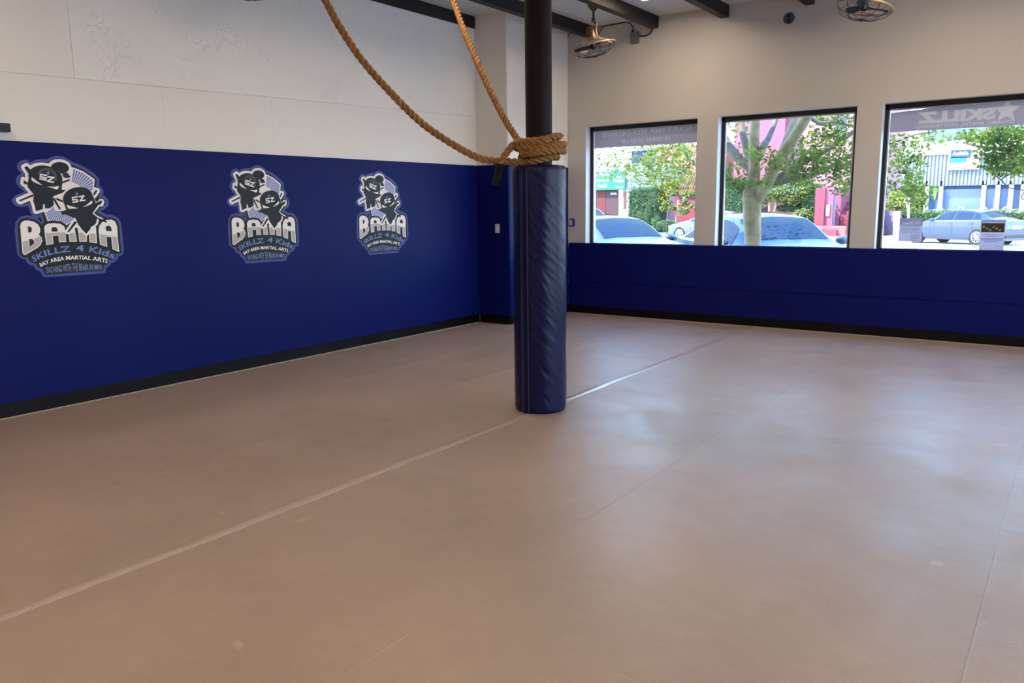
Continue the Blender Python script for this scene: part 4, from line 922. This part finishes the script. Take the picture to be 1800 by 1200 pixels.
for q in CL: cluster(fol, *q)
TC = Vector((TR.x, 11.5, 0))
def crown(mb, cx, cy, z0, z1, rad, n):
    for _ in range(n):
        a = random.uniform(0, 6.283); r = rad*math.sqrt(random.random()); z = random.uniform(z0, z1)
        p = Vector((cx+r*math.cos(a), cy+r*math.sin(a)*.8, z))
        if noise.noise(p*1.1) > -.02: mb.quadleaf(p, .11)
crown(fol, TR.x, 12.9, 3.5, 6.4, 3.4, 6000)
tag(fol.build('foliage', M_LEAF, tree), None, None, None, 'stuff')
# second tree, its trunk right of the view
t2x = at(1800, 300, 12.0).x+2.2
tree2 = thing('street_tree', 'leafy street tree reaching into the widest window from the right', 'tree', (t2x, 12.0, gz(12)+.1))
MB().tube(smooth([(t2x, 12, gz(12)+.1), (t2x+.02, 12, 1.0), (t2x-.02, 12, 2.0), (t2x-.1, 12, 2.8), (t2x-.2, 12.1, 4.2)], 6), [.15]*10+[.12]*10+[.08]*5, 14).build('trunk', M_BARK, tree2, 'all')
pm = [Vector((t2x-.05, 12, 2.4)), at(1830, 262, 11.9), at(1795, 258, 11.9), at(1760, 262, 11.9), at(1725, 258, 11.9), at(1690, 250, 11.9)]
MB().tube(smooth(pm, 6), [.05-.0014*i for i in range(31)], 8).build('branch', M_BARK2, tree2, 'all')
pm = [at(1830, 352, 11.6), at(1800, 335, 11.6), at(1775, 330, 11.6), at(1759, 316, 11.6), at(1748, 306, 11.6), at(1740, 290, 11.6)]
MB().tube(smooth([Vector((t2x, 11.95, 1.7))]+pm, 6), .008, 6).build('branch', M_BARK2, tree2, 'all')
MB().tube(smooth([at(1759, 316, 11.6), at(1775, 306, 11.6), at(1790, 298, 11.6)], 5), .007, 6).build('branch', M_BARK2, tree2, 'all')
fol = MB()
for q in [(1706, 241, 11.8, 22, 10, 110), (1750, 262, 11.7, 28, 32, 380), (1775, 255, 11.7, 34, 36, 520), (1752, 292, 11.6, 18, 16, 130), (1795, 285, 11.7, 20, 18, 120), (1788, 302, 11.6, 14, 8, 45), (1750, 240, 11.8, 40, 12, 160), (1830, 250, 11.8, 40, 50, 400), (1890, 240, 11.9, 60, 60, 500)]: cluster(fol, *q)
crown(fol, t2x-.3, 12.2, 3.2, 6.0, 2.4, 4200)
tag(fol.build('foliage', M_LEAF, tree2), None, None, None, 'stuff')

# ------------------------------------------------------------------ far side: planting
def bush(label, blobs, m, leaf, dens=1., name='shrub', stems=(), cat='shrub', ls=.13):
    """blobs: (u,v,Y,ru_px,rv_px)"""
    bl = [(at(u_, v_, Y), ru*Y/FPX*1.12, rv*Y/FPX*1.12, Y) for u_, v_, Y, ru, rv in blobs]
    c0 = bl[0][0]; r_ = thing(name, label, cat, (c0.x, c0.y, gz(c0.y)+.14))
    core = MB(); lf = MB()
    for c, ru, rv, Y in bl:
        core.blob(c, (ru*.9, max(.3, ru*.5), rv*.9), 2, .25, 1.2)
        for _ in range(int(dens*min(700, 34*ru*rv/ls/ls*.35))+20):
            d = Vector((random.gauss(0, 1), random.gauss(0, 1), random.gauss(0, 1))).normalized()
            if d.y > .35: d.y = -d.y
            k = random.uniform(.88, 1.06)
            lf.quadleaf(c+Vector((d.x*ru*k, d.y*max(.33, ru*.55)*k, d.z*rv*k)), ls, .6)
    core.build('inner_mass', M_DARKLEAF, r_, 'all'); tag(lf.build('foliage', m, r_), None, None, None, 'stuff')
    if not stems: MB().tube(smooth([(c0.x, c0.y, gz(c0.y)+.14), (c0.x+.03, c0.y, (c0.z+gz(c0.y))/2), tuple(c0)], 4), .06, 8).build('stem', M_BARK, r_, 'all')
    for (ua, va, ub, vb, Y, rr) in stems:
        a = at(ua, va, Y); c = at(ub, vb, Y); MB().tube(smooth([a, (a+c)/2+Vector((.05, 0, 0)), c], 4), [rr*1.2]*5+[rr]*4, 8).build('stem', M_BARK, r_, 'all')
    return r_
def hedge(label, u0, v0, u1, v1, Y, m, depth=1.2, n=900, ls=.14, name='hedge', zbot=None, cat='hedge', top=0.):
    a = at(u0, v0, Y); c = at(u1, v1, Y); zb = c.z if zbot is None else zbot
    r_ = thing(name, label, cat, ((a.x+c.x)/2, Y, zb))
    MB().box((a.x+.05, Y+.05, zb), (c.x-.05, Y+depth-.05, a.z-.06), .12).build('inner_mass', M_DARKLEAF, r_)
    lf = MB()
    for _ in range(n):
        f = random.random()
        if f < .68: p = Vector((random.uniform(a.x, c.x), Y+random.uniform(-.08, .05), random.uniform(zb, a.z)))
        elif f < .88: p = Vector((random.uniform(a.x, c.x), random.uniform(Y, Y+depth), a.z+random.uniform(-.06, .08)))
        else: p = Vector((random.choice((a.x, c.x))+random.uniform(-.05, .05), random.uniform(Y, Y+depth), random.uniform(zb, a.z)))
        lf.quadleaf(p, ls, .6)
    tag(lf.build('foliage', m, r_), None, None, None, 'stuff'); return r_
GB = gz(45)+.14
hedge('tall clipped green hedge right of the green shop sign', 1103, 331, 1148, 380, 44, M_HEDGE, 2.5, 1100, zbot=GB)
bush('bright yellow bush rising above the hedge', [(1172, 332, 44.5, 16, 12), (1160, 352, 44.3, 8, 12), (1186, 326, 44.6, 10, 8)], M_YELLOW, None, 1.2, ls=.16, stems=((1172, 340, 1172, 398, 44.8, .05),))
bush('cloud pruned tree with lime green pads', [(1182, 339, 43.5, 12, 6), (1210, 341, 43.6, 14, 6), (1174, 356, 43.3, 9, 5), (1203, 356, 43.2, 10, 6), (1168, 366, 43.1, 8, 5), (1182, 365, 43.0, 7, 5), (1203, 371, 43.0, 10, 7), (1220, 362, 43.2, 8, 5)], M_LIME, None, 1.0, 'pruned_tree', ((1186, 400, 1192, 352, 43.4, .06), (1192, 360, 1208, 340, 43.4, .04), (1188, 372, 1175, 358, 43.4, .035), (1190, 380, 1206, 368, 43.3, .035)), 'tree')
bush('low rounded green shrub beside the pale blue sedan mirror', [(1172, 396, 42.5, 22, 10), (1155, 390, 42.7, 9, 12)], M_HEDGE, None, 1.0)
bush('grey green shrub between the hedge and the yellow bush', [(1152, 355, 44.2, 12, 30), (1143, 372, 44.1, 10, 18)], M_HEDGE, None, .9)
hedge('green hedge at the left side of the middle window', 1262, 318, 1312, 380, 44, M_HEDGE, 1.5, 900, zbot=GB)
bush('large lime clipped tree on two pale stems behind the steel blue sedan', [(1382, 338, 44, 46, 15), (1405, 326, 44.3, 22, 12), (1350, 345, 44, 14, 9), (1395, 352, 43.9, 24, 8)], M_LIME, None, 1.1, 'clipped_tree', ((1352, 372, 1350, 345, 44, .06), (1361, 372, 1364, 345, 44, .06)), 'tree')
hedge('ivy covered green hedge against the pink gate pillar', 1412, 326, 1438, 392, 43.6, M_HEDGE, 1.2, 900, zbot=GB)
bush('low yellow green shrub behind the roof of the steel blue sedan', [(1412, 376, 43, 14, 8), (1338, 364, 43, 6, 5)], M_LIME, None, 1.0)
bush('dark green shrub under the lime clipped tree', [(1395, 364, 44.2, 20, 8), (1378, 366, 44.2, 12, 6)], M_HEDGE, None, 1.)
bush('topiary of two stacked lime domes beside the purple steps', [(1578, 346, 43.5, 12, 10), (1575, 361, 43.3, 15, 8)], M_LIME, None, 1.4, 'topiary', ((1577, 372, 1577, 350, 43.5, .07),), 'shrub')
hedge('low green hedge behind the slate blue sedan', 1584, 373, 1830, 404, 43.2, M_HEDGE, 1.2, 2600, zbot=GB)
bush('small yellow leaved tree left of the grey building', [(1598, 333, 43.8, 9, 12), (1612, 350, 43.9, 14, 20), (1600, 372, 43.4, 14, 7)], M_LIME, None, .9, 'small_tree', ((1606, 385, 1606, 345, 43.8, .05),), 'tree')
bush('dark green shrub at the left edge of the widest window', [(1545, 340, 45, 12, 22), (1538, 318, 45.5, 10, 14)], M_HEDGE, None, 1.)

# ------------------------------------------------------------------ far side: buildings
def fbox(mb, u0, v0, u1, v1, Y, depth, zb=None):
    a = at(u0, v0, Y); c = at(u1, v1, Y); return mb.box((a.x, Y, c.z if zb is None else zb), (c.x, Y+depth, a.z))
PINK = mat('pink_stucco', (141, 72, 85), .8, bump=(8, .2, .02, 4)); PINKD = mat('rose_stucco', (124, 47, 57), .8, bump=(8, .2, .02, 4)); ROOF = mat('red_roof_tile', (121, 44, 38), .7)
CREAM = mat('cream_wall', (176, 171, 167), .8); GREEN = mat('sign_green', (3, 97, 69), .5); BRICKR = mat('red_brown_wall', (94, 34, 28), .8); BROWN = mat('mauve_brown_wall', (69, 44, 44), .8); SIGNW = mat('sign_white', (205, 208, 205), .5)
bd = thing('shop_building', 'cream and red shop with a green massage sign', 'building', tuple(at(1060, 400, 47)))
fbox(MB(), 960, 292, 1103, 400, 47, 9, GB).build('wall', CREAM, bd)
fbox(MB(), 960, 291, 1080, 301, 46.7, .3).build('parapet', mat('grey_parapet', (133, 141, 144), .7), bd)
fbox(MB(), 1050, 334, 1064, 400, 46.9, .2, GB).build('red_pillar', BRICKR, bd); fbox(MB(), 1064, 334, 1086, 400, 46.92, .2, GB).build('entrance_wall', BROWN, bd)
fbox(MB(), 960, 334, 1048, 400, 46.92, .2, GB).build('shop_window', M_CG, bd)
fbox(MB(), 1093, 337, 1101, 366, 46.9, .2).build('poster_panel', mat('terracotta', (156, 106, 85), .8), bd)
for u_ in (1088.5, 1092, 1103): fbox(MB(), u_-.9, 334, u_+.9, 400, 46.5, .15, GB).build('white_post', SIGNW, bd)
def ftext(root, body, uL, vL, uR, vR, h, Y, m, bold=.02):
    a = at(uL, vL, Y); c = at(uR, vR, Y); mb = MB(); text_on(mb, body, lambda s, t: (a.x+(c.x-a.x)*s, Y, a.z+(c.z-a.z)*s+h*t), bold); mb.build('lettering', m, root)
ftext(bd, '3030', 1073, 342, 1084, 342, .13, 46.9, SIGNW)
sg = thing('shop_sign', 'bright green shop sign with white lettering seen in the corner window', 'sign', tuple(at(1072, 333, 46.6)))
fbox(MB(), 1010, 304, 1098.5, 333, 46.55, .15).build('sign_board', GREEN, sg)
ftext(sg, 'Body & Foot', 1024, 311.5, 1071, 310.5, .26, 46.53, SIGNW); ftext(sg, 'Massage', 1028, 321.5, 1071, 320.5, .28, 46.53, SIGNW); ftext(sg, 'Facial', 1051, 330, 1066, 329.5, .26, 46.53, SIGNW)
ftext(sg, 'Massage', 1078, 322, 1097, 322, .3, 46.53, SIGNW); ftext(sg, 'Thai', 1081, 330.5, 1095, 330.5, .16, 46.53, SIGNW); ftext(sg, 'Foot', 1084, 313, 1093, 313, .2, 46.53, SIGNW)
bb = thing('blue_building', 'deep blue building glimpsed behind the hedge', 'building', tuple(at(1120, 400, 60)))
fbox(MB(), 1110, 262, 1150, 395, 60, 8, gz(60)).build('wall', mat('blue_wall', (30, 48, 107), .8), bb); fbox(MB(), 1108, 259, 1152, 263, 59.8, 8.4).build('cornice', CREAM, bb)
fbox(MB(), 1125, 275, 1135, 300, 59.9, .2).build('window', M_CG, bb)
th = thing('tiled_house', 'pink house with a red tiled roof at the right of the corner window', 'house', tuple(at(1215, 400, 50)))
fbox(MB(), 1186, 333, 1262, 400, 50, 3.5, GB).build('wall', PINKD, th)
a = at(1184, 333, 49.6); c = at(1264, 331, 49.6); e1 = at(1196, 313, 52.5); e2 = at(1264, 311, 52.5)
MB().add([a, c, e2, e1, a-Vector((0, 0, .12)), c-Vector((0, 0, .12))], [(0, 1, 2, 3), (0, 4, 5, 1), (3, 2, 5, 4)]).build('roof', ROOF, th)
for k in range(18):
    f = (k+.5)/18; p = a.lerp(c, f)+Vector((0, -.02, .03)); q = e1.lerp(e2, f)+Vector((0, 0, .03)); MB().tube([p, q], .055, 6).build('roof_tile', ROOF, th)
fbox(MB(), 1192, 334, 1262, 337, 49.9, .1).build('frieze', SIGNW, th)
ph = thing('pink_building', 'big pink stucco building filling the upper middle window', 'building', tuple(at(1400, 400, 54)))
sb = thing('salmon_building', 'salmon building behind the tree leaves of the corner window', 'building', tuple(at(1200, 400, 58)))
fbox(MB(), 1152, 258, 1270, 400, 58, 6, GB).build('wall', mat('salmon_stucco', (156, 98, 85), .8), sb)
fbox(MB(), 1296, 120, 1372, 400, 54, 8, GB).build('wall', PINK, ph); fbox(MB(), 1372, 160, 1545, 400, 55, 8, GB).build('wall', mat('pale_pink_stucco', (156, 101, 114), .8), ph)
fbox(MB(), 1395, 288, 1406, 306, 54.95, .1).build('window', M_CG, ph); fbox(MB(), 1393, 286, 1408, 289, 54.9, .1).build('window_hood', CREAM, ph)
fbox(MB(), 1470, 205, 1486, 235, 54.95, .1).build('window', M_CG, ph)
MB().tube([at(1196, 254, 57.9), at(1228, 292, 57.9)], .16, 6).build('eave_board', mat('grey_board', (120, 112, 108), .8), sb)
gp = thing('gate_pillar', 'rose stucco gate pillar with a grey meter panel', 'pillar', tuple(at(1448, 400, 42.6)))
fbox(MB(), 1434, 330, 1447, 400, 42.6, .35, GB).build('pillar_front', PINKD, gp); fbox(MB(), 1447, 328, 1462, 400, 42.75, .5, GB).build('pillar_body', PINK, gp)
fbox(MB(), 1452, 360, 1458, 380, 42.68, .06).build('meter_panel', M_GREYBOX, gp); fbox(MB(), 1464, 345, 1467, 386, 42.9, .1, GB).build('drain_pipe', M_GREYBOX, gp)
sp = thing('entrance_steps', 'rose steps climbing to the pink building right of the gate pillar', 'steps', tuple(at(1485, 390, 46)))
for k in range(5): fbox(MB(), 1476, 377-5.5*k, 1506, 382.5-5.5*k, 45+.32*k, 2.2-.3*k, GB).build('step', PINKD if k % 2 == 0 else mat('rose_tread', (133, 63, 68), .8), sp)
fbox(MB(), 1466, 340, 1476, 395, 45, 3, GB).build('side_wall', PINK, sp); fbox(MB(), 1470, 330, 1506, 356, 47.4, .3, GB).build('landing_wall', mat('maroon_wall', (95, 59, 69), .8), sp)
cb = thing('planter_kerb', 'low salmon kerb wall beyond the steel blue sedan', 'kerb', tuple(at(1460, 408, 41.8)))
fbox(MB(), 1428, 397, 1486, 404, 41.7, .3, GB-.14).build('kerb_wall', mat('salmon_kerb', (152, 85, 74), .8), cb); fbox(MB(), 1440, 403, 1470, 409, 41.5, .2, GB-.14).build('kerb_base', PINKD, cb)
dw = thing('garden_wall', 'maroon garden wall under the clipped tree', 'wall', tuple(at(1350, 380, 45.6))); fbox(MB(), 1270, 352, 1412, 385, 45.6, .3, GB).build('wall_face', mat('maroon_wall', (95, 59, 69), .8), dw)
st = thing('garden_steps', 'purple grey steps at the left of the widest window', 'steps', tuple(at(1540, 412, 43)))
for k in range(4): fbox(MB(), 1512, 402-11*k, 1551, 413-11*k, 42.6+.5*k, 3-.4*k, GB).build('step', mat('purple_step', (91, 76, 101), .8), st)
sl = thing('stone_pillar', 'beige block pillar below the topiary', 'pillar', tuple(at(1575, 412, 42.8)))
for k in range(5): fbox(MB(), 1570+.3*(k % 2), 371+8.3*k, 1581, 379+8.3*k, 42.6, .5).build('stone_block', mat('beige_block', (156, 144, 127), .85), sl)
wp = thing('sign_post', 'white post behind the left paper flyer', 'post', tuple(at(1597, 390, 42.4))); MB().tube([at(1596, 415, 42.4), at(1597.5, 350, 42.4)], .055, 10).build('shaft', SIGNW, wp); MB().blob(at(1597.5, 349, 42.4), (.07, .07, .05), 1).build('post_cap', SIGNW, wp)
# grey corrugated building
gbd = thing('corrugated_building', 'grey corrugated building with blue glass band across the street', 'building', tuple(at(1700, 400, 47)))
RIB = mat('grey_corrugated_metal', (127, 130, 132), .5, metal=.1)
fbox(MB(), 1590, 254, 2020, 319, 47, 9).build('upper_wall', RIB, gbd)
A_ = at(1592, 256, 47); C_ = at(2000, 318, 47); nrib = 0; ribs = MB(); x = A_.x
while x < C_.x and nrib < 290: MB().box((x, 46.92, C_.z), (x+.075, 47.0, A_.z)).build('rib', RIB, gbd); x += .17; nrib += 1
fbox(MB(), 1590, 252, 2020, 256, 46.85, .3).build('coping', SIGNW, gbd)
fbox(MB(), 1600, 319, 2020, 372, 47.6, 8).build('lower_wall', mat('blue_grey_wall', (114, 129, 152), .6), gbd)
BGL = mat('pale_blue_glass', (79, 103, 141), .15, spec=.8); BST = mat('cyan_blue_fascia', (18, 76, 120), .6)
cols = [1612, 1628, 1652.5, 1728, 1752.5, 1776, 1797, 1830, 1870]
for u0, u1 in zip(cols[:-1], cols[1:]):
    fbox(MB(), u0+1, 331, u1-1, 368, 47.4, .1).build('window', BGL, gbd); fbox(MB(), u0+1, 320, u1-1, 331.5, 47.35, .15).build('fascia', BST, gbd)
for u_ in cols: fbox(MB(), u_-1.3, 318, u_+1.5, 376, 47.0, .3).build('column', SIGNW, gbd)
fbox(MB(), 1600, 368, 2020, 400, 47.3, 1, GB).build('plinth', mat('grey_plinth', (133, 136, 139), .7), gbd)
fbox(MB(), 1625, 185, 1850, 254, 50, 6).build('upper_storey', mat('grey_storey', (152, 156, 158), .7), gbd)
for u0, u1 in ((1632, 1657), (1662, 1686), (1690, 1712), (1716, 1740), (1744, 1768), (1772, 1800)): fbox(MB(), u0, 200, u1, 252, 49.9, .2).build('window', mat('green_grey_glass', (63, 85, 85), .15, spec=.8), gbd)
dm = at(1644, 334, 47.2); MB().add([dm+Vector((-.13, 0, 0)), dm+Vector((0, 0, -.55)), dm+Vector((.13, 0, 0)), dm+Vector((0, 0, .55)), dm+Vector((0, .05, 0))], [(0, 1, 4), (1, 2, 4), (2, 3, 4), (3, 0, 4), (0, 3, 2, 1)]).build('diamond_mark', mat('lime_mark', (133, 171, 68), .5), gbd)
for u_ in (1652, 1689, 1729, 1768): MB().ring(at(u_, 368, 47.15), .12, .035, (0, 1, 0), 20, 6).build('ring_ornament', SIGNW, gbd)
bs = thing('leasing_sign', 'white board with blue and teal bands on the grey building', 'sign', tuple(at(1695, 297, 46.8)))
fbox(MB(), 1668, 263, 1722, 297, 46.75, .1).build('sign_board', SIGNW, bs); fbox(MB(), 1672, 264, 1706, 277, 46.72, .05).build('blue_band', mat('sign_blue', (6, 54, 121), .5), bs); fbox(MB(), 1670, 277, 1699, 285, 46.72, .05).build('teal_band', mat('sign_teal', (22, 121, 126), .5), bs)
ftext(bs, 'Available', 1674, 273.5, 1702, 272.5, .2, 46.70, SIGNW)
fe = thing('white_railing', 'short white railing at the right behind the slate blue sedan', 'railing', tuple(at(1785, 378, 45)))
for k in range(9): fbox(MB(), 1772+2.4*k, 369, 1773+2.4*k, 379, 45, .05).build('baluster', SIGNW, fe)
fbox(MB(), 1771, 368.3, 1793, 369.5, 44.98, .09).build('top_rail', SIGNW, fe)
for u_ in (1771.5, 1792.5): fbox(MB(), u_-.8, 368, u_+.8, 400, 45.1, .08, GB).build('post', SIGNW, fe)

for o in bpy.data.objects:
    if '_o' in o: del o['_o']
